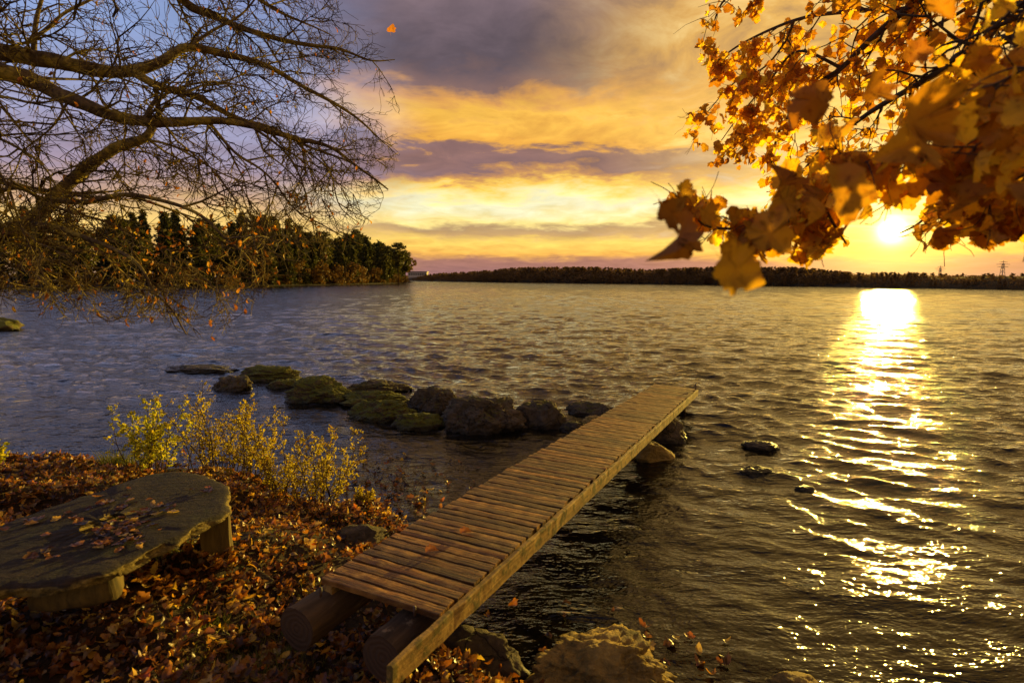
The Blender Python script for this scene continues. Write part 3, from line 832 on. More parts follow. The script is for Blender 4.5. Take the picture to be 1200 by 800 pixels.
for _ in range(420):
    x, y = random.uniform(-6, 1), random.uniform(1.6, 6.8)
    if sdist(x, y)[0] < .15: continue
    z = float(gz(x, y)[0]) + .03; a = random.uniform(0, 6.28); l = random.uniform(.05, .30)
    p0 = Vector((x, y, z)); p1 = p0 + Vector((math.cos(a)*l/2, math.sin(a)*l/2, random.uniform(-.005, .02))); p2 = p1 + Vector((math.cos(a+.3)*l/2, math.sin(a+.3)*l/2, -.01))
    tw.tube([p0, p1, p2], [.004, .003, .0015], 4)
tag(tw.build('fallen_twigs', M_STEM), 'thin dead twigs lying among the fallen leaves', 'twigs', kind='stuff')
# leaves on the slab
pts = []
for cx, cy, sx, sy, n in ((150, 620, 22, 9, 46), (185, 598, 10, 5, 14), (55, 648, 10, 3, 8), (120, 634, 14, 5, 14), (238, 573, 9, 2, 5), (60, 612, 30, 9, 16), (140, 590, 26, 7, 16)):
    for _ in range(n):
        q = onz(random.gauss(cx, sx), random.gauss(cy, sy), ZS+.010); pts.append(q[:])
n = len(pts); a = rs.uniform(0, 6.28, n)
o = leaves_obj('leaves_on_table', flat_vars, np.array(pts), np.stack([np.cos(a), np.sin(a), rs.normal(0, .1, n)], 1),
               np.stack([rs.normal(0, .18, n), rs.normal(0, .18, n), np.ones(n)], 1), rs.uniform(.04, .075, n), M_LITTER)
tag(o, 'dry leaves scattered on top of the low slab table', 'leaves', kind='stuff')
# leaves afloat by the shore and by the boulder
pts = []
for cx, cy, sx, sy, n in ((455, 590, 34, 16, 90), (500, 560, 30, 18, 50), (430, 560, 25, 16, 40), (250, 545, 60, 6, 50), (90, 545, 60, 5, 60), (765, 755, 22, 14, 14), (835, 780, 14, 12, 7),
                          (870, 610, 3, 3, 1), (620, 715, 40, 18, 9), (520, 640, 12, 8, 4)):
    for _ in range(n):
        q = onz(random.gauss(cx, sx), random.gauss(cy, sy), .012)
        if sdist(q.x, q.y)[0] < 0: pts.append((q.x, q.y, .012+random.uniform(0, .01)))
n = len(pts); a = rs.uniform(0, 6.28, n)
o = leaves_obj('floating_leaves', litter_vars, np.array(pts), np.stack([np.cos(a), np.sin(a), rs.normal(0, .08, n)], 1),
               np.stack([rs.normal(0, .2, n), rs.normal(0, .2, n), np.ones(n)], 1), rs.uniform(.05, .09, n), M_LITTER)
tag(o, 'fallen leaves floating on the shallow water near the bank', 'leaves', kind='stuff')
# the few leaves lying on the planks
for (px, py, lb) in ((541, 626, 'single rust coloured leaf lying on the jetty planks'), (498, 648, 'small dry brown leaf on the planks nearer the bank')):
    q = onz(px, py, .70)
    best = min(((deck_pt(i/200, j/20)) for i in range(60) for j in range(20)), key=lambda w: (proj(w)[0]-px)**2 + (proj(w)[1]-py)**2)
    o = leaves_obj('fallen_leaf', maple_vars2[:2], np.array([best + Vector((0, 0, .02))]), np.array([[.9, .3, .1]]), np.array([[.2, 0, 1.0]]), np.array([.085]), M_LITTER)
    tag(o, lb, 'leaf')

# ------------------------------------------------------------------ grass
def grass(name, spots, label, hmin, hmax, dens=1.0):
    pos, dr, nh, sz = [], [], [], []
    for cx, cy, z0, sx, sy, n in spots:
        c = onz(cx, cy, z0)
        for _ in range(int(n*dens)):
            x, y = random.gauss(c.x, sx), random.gauss(c.y, sy)
            z = float(gz(x, y)[0])
            if z < -.02: continue
            pos.append((x, y, z)); dr.append((random.gauss(0, .35), random.gauss(0, .35), 1)); nh.append((random.gauss(0, 1), random.gauss(0, 1), .1)); sz.append(random.uniform(hmin, hmax))
    w = .035; ys = [0, .35, .7, 1.0]
    def blade(b):
        V = []
        for yy in ys: V += [(-w*(1-yy*.95), yy-.25*b*yy*yy, b*yy*yy), (w*(1-yy*.95), yy-.25*b*yy*yy, b*yy*yy)]
        Fc = []
        for i in range(3): Fc += [(2*i, 2*i+1, 2*i+3), (2*i, 2*i+3, 2*i+2)]
        return np.array(V), np.array(Fc)
    o = leaves_obj(name, [blade(.2), blade(.5), blade(.8)], np.array(pos), np.array(dr), np.array(nh), np.array(sz), M_GRASS)
    tag(o, label, 'grass', kind='stuff')
grass('grass', [(205, 672, .45, .16, .10, 500), (245, 655, .45, .14, .08, 300), (370, 690, .35, .10, .08, 260), (300, 765, .42, .18, .12, 900), (265, 725, .45, .12, .08, 200),
                (20, 575, .15, .35, .15, 700), (80, 590, .25, .5, .2, 400), (150, 575, .2, .3, .15, 300), (345, 650, .3, .15, .1, 120), (330, 735, .40, .12, .12, 300)],
      'short green grass and moss tufts showing between the fallen leaves', .03, .09)
grass('reed_tuft', [(148, 558, .08, .10, .06, 260), (135, 562, .08, .10, .06, 120)], 'tall pale dry grass tuft at the water edge left of the shrubs', .10, .28)

# ------------------------------------------------------------------ shrubs
def shrub(px, py, z0, h, spread, nst, nleaf, mat, label, lean=0.0, seed=1, ls=(.018, .036)):
    rd = random.Random(seed); c = onz(px, py, z0); c.z = float(gz(c.x, c.y)[0]) - .02
    root = empty('shrub', c); bpy.context.view_layer.update()
    mb = MB(); pos = []; dirs = []
    mb.tube([(-spread*.8, 0, -.03), (0, .02, .0), (spread*.8, 0, -.03)], .012, 5)
    for i in range(nst):
        a = rd.uniform(0, 6.28); l = h*rd.uniform(.55, 1.05)
        p = Vector((rd.gauss(0, spread*.3), rd.gauss(0, spread*.2), 0)); d = Vector((math.cos(a)*.28+lean, math.sin(a)*.22, 1)).normalized()
        pts = [p.copy()]; n = 9
        for k in range(n):
            d = (d + Vector((rd.gauss(0, .10), rd.gauss(0, .10), .02))).normalized(); p = p + d*l/n; pts.append(p.copy())
        mb.tube(pts, [.006*(1-k/(n+1))+.0015 for k in range(n+1)], 4, False)
        for k in range(2, n+1):
            for _ in range(rd.choice((1, 2, 2))):
                a2 = rd.uniform(0, 6.28); tl = l*rd.uniform(.08, .22)*(1.2-k/n*.6)
                e = (d*.5 + Vector((math.cos(a2), math.sin(a2), rd.uniform(-.1, .7)))).normalized()
                t1 = pts[k]; t2 = t1 + e*tl*.5; t3 = t2 + (e+Vector((0, 0, .15)))*tl*.5
                mb.tube([t1, t2, t3], [.0028, .002, .001], 3, False)
                for _ in range(max(1, int(nleaf*1.55*rd.uniform(.4, 1.6)))):
                    u = rd.uniform(.2, 1.05); q = t1.lerp(t3, u) + Vector((rd.gauss(0, .012), rd.gauss(0, .012), rd.gauss(0, .012)))
                    pos.append(q[:]); dirs.append((e + Vector((rd.gauss(0, .6), rd.gauss(0, .6), rd.gauss(-.1, .5))))[:])
    mb.build('stems', M_STEM, root)
    n = len(pos)
    leaves_obj('foliage', small_vars, np.array(pos), np.array(dirs), unit(n)+np.array([0, 0, .5]), rs.uniform(ls[0], ls[1], n), mat, root)
    tag(root, label, 'shrub', 'shrubs at the water edge')
shrub(186, 562, .1, .86, .50, 16, 6, M_SHRUB2, 'tallest leafy shrub, bright yellow green, leftmost of the shore row', 0, 1, (.028, .05))
shrub(240, 575, .1, .98, .40, 15, 6, M_SHRUB, 'golden leaved shrub with reddish tips, second from left in the shore row', .05, 2)
shrub(288, 582, .1, .78, .46, 15, 7, M_SHRUB, 'low dense golden shrub in the middle of the shore row', 0, 3)
shrub(330, 590, .12, .74, .40, 13, 7, M_SHRUB, 'upright slender golden green shrub right of the row middle', .08, 4)
shrub(380, 596, .10, .80, .38, 14, 7, M_SHRUB, 'leaning shrub with reddish tips, rightmost of the shore row', .14, 5)
shrub(-14, 575, .15, .46, .3, 8, 6, M_SHRUB2, 'small bright yellow bush at the left edge of the bank', 0, 6, (.03, .05))
shrub(425, 603, .05, .18, .25, 9, 3, M_SHRUB, 'creeping yellow sprig lying at the waterline right of the shrubs', .2, 7)

# ------------------------------------------------------------------ trees near the camera
def catmull(P, n=6):
    out = []; P = [P[0]*2-P[1]] + P + [P[-1]*2-P[-2]]
    for i in range(1, len(P)-2):
        p0, p1, p2, p3 = P[i-1], P[i], P[i+1], P[i+2]
        for j in range(n):
            t = j/n; out.append(.5*((2*p1) + (p2-p0)*t + (2*p0-5*p1+4*p2-p3)*t*t + (3*p1-p0-3*p2+p3)*t**3))
    out.append(P[-2]); return out
def limb_path(pp, r0, r1, wob=.02, seed=0):
    P = catmull([aty(*p) if not isinstance(p, Vector) else p for p in pp], 7)
    P = [p + noise.noise_vector(p*2.2 + Vector((seed, 0, 0)))*wob for p in P]
    n = len(P); rad = [r0 + (r1-r0)*(i/(n-1))**.8 for i in range(n)]
    return P, rad
def wander(rd, p, d, l, n, wig, drift):
    pts = [p.copy()]
    for k in range(n):
        d = (d + Vector((rd.gauss(0, wig), rd.gauss(0, wig), rd.gauss(0, wig))) + drift).normalized(); p = p + d*l/n; pts.append(p.copy())
    return pts, d
def build_oak():
    rd = random.Random(21)
    base = Vector((-6.2, 4.4, 0)); base.z = float(gz(base.x, base.y)[0]) - .1
    root = empty('oak_tree', base); bpy.context.view_layer.update()
    tag(root, 'nearly bare oak with spreading mossy limbs tinted sunlit gold reaching in from the left', 'tree')
    T = [base, base+Vector((.1, 0, 1.2)), base+Vector((-.05, .1, 2.6)), base+Vector((0, .1, 4.0)), base+Vector((.2, .2, 5.6)), base+Vector((.1, .4, 8))]
    P = catmull(T, 6); mb = MB(); mb.tube(P, [.36*(1-i/(len(P)+4))+.03 for i in range(len(P))], 16, True, .12)
    o = mb.build('trunk', M_BARK); to_parent(o, root)
    t1, t2, t3, t4 = T[3], T[2]+Vector((0, 0, .9)), T[1]+Vector((0, 0, .9)), T[4]
    limbs = [
     ([t1, (-110, 28, 4.8), (0, 60, 5.0), (60, 73, 5.1), (110, 82, 5.2), (150, 83, 5.2), (190, 72, 5.3), (222, 56, 5.4), (262, 64, 5.6), (310, 77, 5.8), (350, 98, 6.0), (405, 128, 6.2), (440, 160, 6.4)], .12, .010),
     ([(150, 82, 5.2), (190, 101, 5.2), (232, 116, 5.3), (272, 136, 5.4), (312, 147, 5.5), (352, 168, 5.6), (402, 186, 5.8), (445, 215, 6.0)], .055, .006),
     ([t2, (-110, 62, 4.5), (0, 82, 4.7), (42, 95, 4.8), (82, 115, 4.8), (130, 136, 4.9), (175, 144, 5.0), (215, 143, 5.1), (255, 140, 5.2), (292, 146, 5.3), (335, 160, 5.5), (385, 172, 5.7), (425, 200, 5.9), (455, 222, 6.0)], .115, .008),
     ([t3, (-90, 320, 4.3), (0, 272, 4.5), (40, 254, 4.6), (70, 224, 4.7), (100, 196, 4.8), (135, 172, 4.9), (165, 163, 4.95), (178, 150, 5.0)], .11, .035),
     ([(60, 236, 4.65), (100, 231, 4.6), (150, 231, 4.6), (200, 238, 4.6), (235, 256, 4.6), (262, 280, 4.6), (290, 305, 4.6), (305, 335, 4.6)], .035, .006),
     ([(30, 262, 4.6), (80, 275, 4.4), (130, 290, 4.3), (165, 315, 4.2), (180, 345, 4.2), (200, 362, 4.2), (222, 392, 4.2)], .032, .005),
     ([(5, 270, 4.5), (60, 285, 4.7), (120, 300, 4.9), (190, 312, 5.1), (260, 322, 5.2), (330, 322, 5.3)], .030, .005),
     ([(-40, 235, 4.6), (20, 220, 4.6), (80, 248, 4.6), (140, 268, 4.7), (200, 292, 4.8), (270, 300, 4.9)], .028, .005),
     ([(-80, 205, 4.4), (0, 214, 4.6), (60, 222, 4.7), (100, 228, 4.8), (140, 224, 4.9)], .040, .008),
     ([(36, 66, 5.1), (38, 40, 5.1), (44, 12, 5.2), (62, -20, 5.3)], .035, .015),
     ([(38, 42, 5.1), (72, 18, 5.2), (110, -4, 5.3)], .022, .012),
     ([t4, (60, -130, 5.4), (160, -50, 5.6), (215, 0, 5.8), (245, 15, 5.9), (290, 36, 6.0), (345, 50, 6.2), (395, 58, 6.3), (430, 72, 6.4), (462, 70, 6.5)], .09, .005),
     ([(110, -95, 5.5), (200, -60, 5.8), (290, -10, 6.0), (340, 20, 6.2), (385, 40, 6.4)], .06, .006),
     ([(172, 144, 5.0), (180, 125, 5.1), (195, 112, 5.2), (225, 100, 5.3), (262, 96, 5.4), (300, 105, 5.6)], .030, .006),
     ([(215, 60, 5.4), (245, 40, 5.5), (280, 20, 5.6), (310, -10, 5.7)], .025, .008),
     ([(292, 146, 5.3), (330, 175, 5.4), (350, 210, 5.4), (362, 250, 5.5), (372, 285, 5.5)], .020, .004),
     ([(240, 142, 5.2), (275, 175, 5.2), (310, 200, 5.3), (345, 245, 5.3), (400, 275, 5.4), (425, 285, 5.5)], .022, .004),
     ([(350, 168, 5.6), (385, 205, 5.7), (400, 240, 5.8), (420, 262, 5.9)], .014, .004),
     ([(-60, 120, 4.2), (0, 115, 4.3), (50, 120, 4.3), (95, 110, 4.4)], .022, .005),
     ([(-60, 150, 4.2), (0, 165, 4.3), (40, 190, 4.3), (60, 215, 4.3)], .022, .005),
     ([(-60, 165, 4.1), (0, 205, 4.2), (25, 260, 4.2), (40, 300, 4.2)], .020, .005),
     ([(165, 163, 4.95), (205, 175, 4.9), (250, 198, 4.9), (290, 215, 5.0), (330, 230, 5.0)], .018, .004),
     ([(82, 115, 4.8), (60, 150, 4.7), (35, 175, 4.6), (0, 200, 4.6)], .016, .004),
    ]
    twig = MB(); lp, ld, ls_ = [], [], []
    env = [(0, -400), (330, -400), (420, 10), (440, 30), (468, 75), (474, 160), (462, 215), (432, 262), (405, 300), (340, 318), (318, 345), (285, 372), (248, 408), (190, 380), (120, 385), (40, 372), (-200, 390)]
    def inside(p):
        x, y = proj(p); c = False; n = len(env)
        if x < -60: return True
        E = [(-900, -400)] + env + [(-900, 390)]
        n = len(E)
        for i in range(n):
            a, b = E[i], E[(i+1) % n]
            if (a[1] > y) != (b[1] > y) and x < (b[0]-a[0])*(y-a[1])/(b[1]-a[1])+a[0]: c = not c
        return c
    def leafy(p, low):
        return rd.random() < (.055 if low else .02)
    def twiglet(p, d, l, r, depth):
        n = 4 if depth < 2 else 3
        pts, d2 = wander(rd, p, d, l, n, .24, Vector((.02, 0, -.02 if depth else -.05)))
        if (not inside(pts[-1]) or not inside(pts[n//2])) and rd.random() < .97: return
        twig.tube(pts, [max(r*(1-.75*i/n), .0021) for i in range(n+1)], 3, False)
        if depth >= 2:
            x, y = proj(pts[-1]); low = y > 225
            if leafy(pts[-1], low): lp.append(pts[-1][:]); ld.append((rd.gauss(0, .5), rd.gauss(0, .5), -1)); ls_.append(rd.uniform(.03, .06))
            return
        for k in range(1, n+1):
            for sgn in (0, 1):
                if rd.random() < (.95 if depth == 0 else .8):
                    side = d2.cross(Vector((rd.gauss(0, 1), rd.gauss(0, 1), rd.gauss(0, 1)))).normalized()
                    twiglet(pts[k], (d2*.75 + side*.75).normalized(), l*rd.uniform(.35, .62), r*.55, depth+1)
    for li, (pp, r0, r1) in enumerate(limbs):
        P, rad = limb_path(pp, r0*.74, r1*.9, .045 if r0 < .04 else .03, li*3.1)
        mb = MB(); mb.tube(P, rad, 10 if r0 > .04 else 6, True, .15)
        o = mb.build('limb', M_BARK); to_parent(o, root)
        tot = sum((P[i+1]-P[i]).length for i in range(len(P)-1))
        acc = 0
        for i in range(1, len(P)):
            seg = (P[i]-P[i-1]); acc += seg.length
            if proj(P[i])[0] < -120: continue
            while acc > 0:
                acc -= (.158 if i > len(P)*.25 else .24)*(2.7 if 4 <= li <= 8 else 1)
                d = seg.normalized(); side = d.cross(Vector((rd.gauss(0, 1), rd.gauss(0, 1), rd.gauss(0, 1)))).normalized()
                frac = i/len(P)
                twiglet(P[i], (d*.8 + side*.9).normalized(), rd.uniform(.35, .85)*(1.15-.45*frac), max(.014*(1.1-frac*.7), .005)*(1.2 if r0 > .03 else .8), 0)
        twiglet(P[-1], (P[-1]-P[-2]).normalized(), .3, r1*.8, 0)
    # hanging sprays of the lowest limb
    for _ in range(22):
        px = rd.uniform(20, 320); p = aty(px, rd.uniform(285, 330), rd.uniform(4.1, 5.1))
        twiglet(p, Vector((rd.gauss(.2, .35), rd.gauss(0, .3), -.8)).normalized(), rd.uniform(.3, .6), .006, 0)
    o = twig.build('twigs', M_BARK, None, False); to_parent(o, root)
    # russet leaves that still hang on the low sprays
    for _ in range(170):
        px, py = rd.gauss(215, 80), rd.gauss(288, 26)
        p = aty(px, py, rd.uniform(4.2, 5.4))
        if inside(p): lp.append(p[:]); ld.append((rd.gauss(0, .6), rd.gauss(0, .6), rd.gauss(-.6, .6))); ls_.append(rd.uniform(.025, .065))
    n = len(lp)
    o = leaves_obj('leaves', oak_vars, np.array(lp), np.array(ld), unit(n), np.array(ls_), M_OAKLEAF); to_parent(o, root)
    print('oak twig faces', len(twig.f), 'leaves', n)
build_oak()
for px, py, y, lb, s_ in ((457, 37, 6.2, 'lone orange leaf falling through the air right of the oak twigs', .10), ):
    p = aty(px, py, y)
    o = leaves_obj('falling_leaf', maple_vars2[:1], np.array([p[:]]), np.array([[.2, .1, 1.0]]), np.array([[.3, 1.0, .1]]), np.array([s_]), M_OAKLEAF)
    tag(o, lb, 'leaf')

def build_maple():
    rd = random.Random(33)
    base = Vector((4.3, .2, 0)); base.z = float(gz(base.x, base.y)[0]) - .1
    root = empty('maple_tree', base); bpy.context.view_layer.update()
    tag(root, 'maple with golden backlit autumn leaves hanging in from the upper right', 'tree')
    T = [base, base+Vector((-.05, .05, 1.5)), base+Vector((.1, .1, 3.0)), base+Vector((.05, .2, 4.6)), base+Vector((.3, .1, 6.5)), base+Vector((.2, .3, 9))]
    P = catmull(T, 6); mb = MB(); mb.tube(P, [.25*(1-i/(len(P)+3))+.02 for i in range(len(P))], 14, True, .1)
    o = mb.build('trunk', M_STEM); to_parent(o, root)
    limbs = [   # path, radii, leaf size, twig length, leaf density
     ([T[3], (1420, -260, 2.6), (1180, -110, 3.6), (1080, -5, 4.2), (1050, 20, 4.4), (1010, 56, 4.6), (985, 80, 4.8), (950, 106, 5.0), (915, 150, 5.2), (905, 190, 5.3)], .05, .008, .084, .55, 1.15),
     ([T[3], (1500, -300, 2.6), (1240, -90, 3.6), (1100, 0, 4.3), (1060, 11, 4.6), (1000, 12, 4.9), (930, 24, 5.2), (870, 52, 5.4), (835, 75, 5.6)], .045, .006, .084, .55, 1.2),
     ([(930, 24, 5.2), (918, 52, 5.3), (895, 80, 5.4), (860, 98, 5.5), (830, 130, 5.6)], .014, .004, .084, .5, 1.2),
     ([(985, 80, 4.8), (935, 60, 5.0), (905, 90, 5.2), (870, 130, 5.4), (845, 165, 5.6)], .014, .004, .084, .5, 1.2),
     ([T[2]+Vector((0, 0, 1)), (1380, -80, 1.8), (1230, 30, 2.5), (1130, 65, 2.9), (1110, 78, 3.0), (1060, 108, 3.2), (1010, 140, 3.4), (960, 180, 3.6), (930, 215, 3.7)], .040, .006, .075, .42, .24),
     ([(1500, 60, 1.2), (1290, 70, 1.9), (1190, 100, 2.2), (1150, 150, 2.3), (1135, 190, 2.4), (1110, 232, 2.5), (1078, 262, 2.6), (1056, 274, 2.7)], .016, .004, .075, .24, .34),
     ([(1400, 120, 1.1), (1230, 190, 1.5), (1180, 215, 1.7), (1130, 240, 1.9), (1105, 262, 2.0)], .010, .003, .075, .2, .6),
     ([(1300, 30, 1.2), (1150, 130, 1.5), (1040, 190, 1.7), (960, 235, 1.8), (905, 262, 1.85), (860, 268, 1.9), (825, 262, 1.9), (806, 240, 1.95)], .012, .003, .075, .22, .8),
     ([(960, 235, 1.8), (975, 262, 1.8), (990, 285, 1.8)], .007, .003, .075, .18, .7),
     ([T[3], (1300, -200, 3.5), (1200, -40, 4.0), (1130, 10, 4.3), (1080, 40, 4.5), (1040, 90, 4.7)], .03, .006, .08, .5, .55),
     ([T[3], (1420, -160, 3.2), (1260, 0, 3.9), (1200, 50, 4.3), (1150, 95, 4.6), (1090, 130, 4.8), (1020, 190, 5.0), (970, 215, 5.1)], .03, .005, .078, .5, .7),
     ([T[4], (1250, -300, 4.5), (1000, -120, 5.2), (900, -40, 5.6), (850, 0, 5.8), (835, 30, 5.9)], .04, .006, .08, .55, 1.1),
    ]
    twig = MB(); lp, ld, ls_ = [], [], []
    env = [(836, -300), (826, 20), (812, 70), (805, 130), (800, 165), (822, 195), (850, 205), (868, 215), (800, 220), (775, 245), (800, 262), (850, 300), (880, 312), (930, 318), (962, 300), (1000, 288),
           (1035, 262), (1060, 258), (1075, 290), (1100, 295), (1150, 288), (1200, 285), (1500, 280), (1500, -300)]
    def inside(p):
        x, y = proj(p); c = False; n = len(env)
        for i in range(n):
            a, b = env[i], env[(i+1) % n]
            if (a[1] > y) != (b[1] > y) and x < (b[0]-a[0])*(y-a[1])/(b[1]-a[1])+a[0]: c = not c
        if 1010 < x < 1078 and 250 < y < 291: return False
        return c
    def add_leaf(p, size, wind):
        dv = Vector((rd.gauss(-.35*wind, .5), rd.gauss(-.1, .45), rd.gauss(-.75, .45))); sz = size*rd.uniform(.6, 1.25)
        if not inside(p) or not inside(p + dv.normalized()*sz): return
        lp.append(p[:]); ld.append(dv[:]); ls_.append(sz)
    def twiglet(p, d, l, r, depth, size, dens):
        n = 4
        pts, d2 = wander(rd, p, d, l, n, .22, Vector((-.03, 0, -.07)))
        if not inside(pts[1]): return
        twig.tube(pts, [max(r*(1-.7*i/n), .0013) for i in range(n+1)], 4, False)
        for k in range(1, n+1):
            if rd.random() < dens*.75: add_leaf(pts[k] + Vector((rd.gauss(0, .02), rd.gauss(0, .02), -.02)), size, 1)
            if depth < 1:
                for _ in range(2):
                    if rd.random() < .8:
                        side = d2.cross(Vector((rd.gauss(0, 1), rd.gauss(0, 1), rd.gauss(0, 1)))).normalized()
                        twiglet(pts[k], (d2*.7+side*.8).normalized(), l*rd.uniform(.4, .7), r*.6, depth+1, size, dens)
    for li, (pp, r0, r1, size, tl, dens) in enumerate(limbs):
        P, rad = limb_path(pp, r0, r1, .02, 50+li*2.3)
        mb = MB(); mb.tube(P, rad, 8, True, .1); o = mb.build('limb', M_STEM); to_parent(o, root)
        acc = 0
        for i in range(1, len(P)):
            seg = P[i]-P[i-1]; acc += seg.length
            if proj(P[i])[1] < -90 or proj(P[i])[0] > 1290: acc = 0; continue
            step = tl*.30
            while acc > 0:
                acc -= step
                d = seg.normalized(); side = d.cross(Vector((rd.gauss(0, 1), rd.gauss(0, 1), rd.gauss(0, 1)))).normalized()
                twiglet(P[i-1].lerp(P[i], rd.random()), (d*.6+side*.9).normalized(), tl*rd.uniform(.5, 1.1), max(rad[i]*.45, .0025), 0, size, dens)
    o = twig.build('twigs', M_STEM, None, True); to_parent(o, root)
    n = len(lp); lp = np.array(lp); ld = np.array(ld); ls_ = np.array(ls_)
    print('maple leaves', n)
    o = leaves_obj('leaves', maple_vars, lp, ld, unit(n), ls_, M_MAPLE); to_parent(o, root)
    # the big leaves close to the camera, blown on their stalks
    near = [  # px, py, distance, size, pointing (x, z), facing (x, y, z)
     (1092, 165, .95, .200, (.7, -.5), (.1, -1, .3)), (1045, 178, 1.0, .17, (-.9, -.35), (.3, -1, .5)), (1128, 130, 1.05, .13, (.3, .9), (.1, -1, -.2)),
     (968, 238, .98, .18, (-.85, -.5), (.4, -1, .4)), (925, 290, .95, .155, (.85, -.6), (.2, -1, .6)),
     (884, 330, .90, .15, (.85, -.5), (.1, -1, .5)), (788, 268, 1.0, .12, (.05, -1), (.85, -1, 0)), (784, 305, .95, .17, (-.3, -1), (1, -.5, 0)),
     (798, 218, 1.35, .085, (.15, 1), (.1, -1, .3)), (772, 240, 1.3, .075, (-1, .1), (.1, -.5, 1)), (832, 240, 1.3, .09, (.3, 1), (.6, -1, 0)),
     (1184, 132, .9, .11, (-.9, -.3), (.2, -1, .4)),
     (1192, 240, .8, .10, (-.7, -.6), (0, -1, .2)), (1072, 272, 1.5, .045, (.1, -.9), (.3, -1, .1)), (1122, 262, 1.5, .09, (.4, -.8), (.2, -1, .3)), (1098, 250, 1.7, .08, (-.7, .3), (.4, -1, .5)), (1112, 22, 1.1, .115, (.55, -.8), (.1, -1, 0)), (1165, 20, 1.3, .10, (-.4, -.9), (.2, -1, 0)),
     (962, 140, 1.25, .16, (.3, -.9), (.3, -1, 0)), (1005, 118, 1.3, .14, (-.6, -.5), (.2, -1, .6)),
     (915, 195, 1.3, .15, (-.1, 1), (.9, -1, 0)), (925, 150, 1.4, .13, (.1, -1), (.7, -1, .1)), (905, 245, 1.25, .13, (-.7, -.4), (.2, -1, .3)),
     (856, 262, 1.3, .08, (-.3, -.9), (.2, -1, .2)), (812, 275, 1.35, .04, (0, -1), (0, -1, 0)), (1060, 70, 1.6, .13, (-.8, -.5), (.3, -1, .4)),
     (1150, 270, 1.4, .08, (-.2, -.9), (.3, -1, .2)), (1170, 272, 1.4, .07, (.8, -.3), (.2, -1, .8)),
     (1178, 285, 1.2, .06, (.9, -.1), (.2, -.6, 1)), (860, 300, 1.2, .08, (.5, -.8), (.3, -1, .4)), (955, 265, 1.3, .11, (-.5, -.8), (.3, -1, .5)),
    ]
    for v, dark in ((M_MAPLE, 0), (M_MAPLE_DARK, 1)):
        sel = [q for i, q in enumerate(near) if (i % 3 != 2) == bool(dark)]
        pos, dr, nh, sz = [], [], [], []
        for (px, py, y, s_, pt, fc) in sel:
            d = Vector((pt[0], rd.gauss(0, .15), pt[1])).normalized()
            c = aty(px, py, y); pos.append((c - d*s_*.45)[:]); dr.append(d[:]); nh.append((fc[0]+rd.gauss(0, .45), fc[1], fc[2]+rd.gauss(0, .45))); sz.append(s_*.52)
        o = leaves_obj('near_leaves', maple_vars, np.array(pos), np.array(dr), np.array(nh, float), np.array(sz), v); to_parent(o, root)
build_maple()

# ------------------------------------------------------------------ far shores
def shore(name, pts, depth, h):
    """pts: waterline points (world), land rising behind them"""
    vs, fs = [], []; prof = [(-3, -1.2), (0, -.1), (1.2, .22), (6, h*.35), (30, h*.8), (depth, h)]
    m = len(prof)
    for i, p in enumerate(pts):
        a = pts[max(i-1, 0)]; b = pts[min(i+1, len(pts)-1)]
        t = (b-a); t.z = 0; t.normalize(); nrm = Vector((-t.y, t.x, 0))
        for dd, zz in prof:
            q = p + nrm*dd; q.z = zz + (noise.noise(q*.05)*h*.25 if dd > 2 else noise.noise(q*.3)*.2); vs.append(q)
    for i in range(len(pts)-1):
        for j in range(m-1): fs.append((i*m+j, (i+1)*m+j, (i+1)*m+j+1, i*m+j+1))
    o = mesh_obj(name, vs, fs, M_LAND, None, True); tag(o, kind='structure'); return o
def poly_sample(P, n):
    L_ = [0]
    for a, b in zip(P[:-1], P[1:]): L_.append(L_[-1]+(b-a).length)
    out = []
    for i in range(n):
        s_ = L_[-1]*i/(n-1); k = max(j for j in range(len(L_)) if L_[j] <= s_+1e-6); k = min(k, len(P)-2)
        out.append(P[k].lerp(P[k+1], (s_-L_[k])/(L_[k+1]-L_[k]+1e-9)))
    return out
# directions are taken from the photograph, distances from the height of the trees
def az_pt(px, r):
    d = ray(px, 330); d.z = 0; d.normalize(); return d*r
HL = [az_pt(-420, 125), az_pt(-60, 130), az_pt(80, 140), az_pt(200, 152), az_pt(320, 175), az_pt(400, 205), az_pt(455, 245), az_pt(481, 285), az_pt(486, 330), az_pt(470, 420)]
FL = [az_pt(300, 640), az_pt(440, 560), az_pt(500, 440), az_pt(600, 360), az_pt(700, 310), az_pt(850, 270), az_pt(1000, 235), az_pt(1200, 215), az_pt(1500, 210), az_pt(2400, 230)]
shore('headland', poly_sample(HL, 70), 90, .8)
shore('far_shore', poly_sample(FL, 160), 260, 4.5)

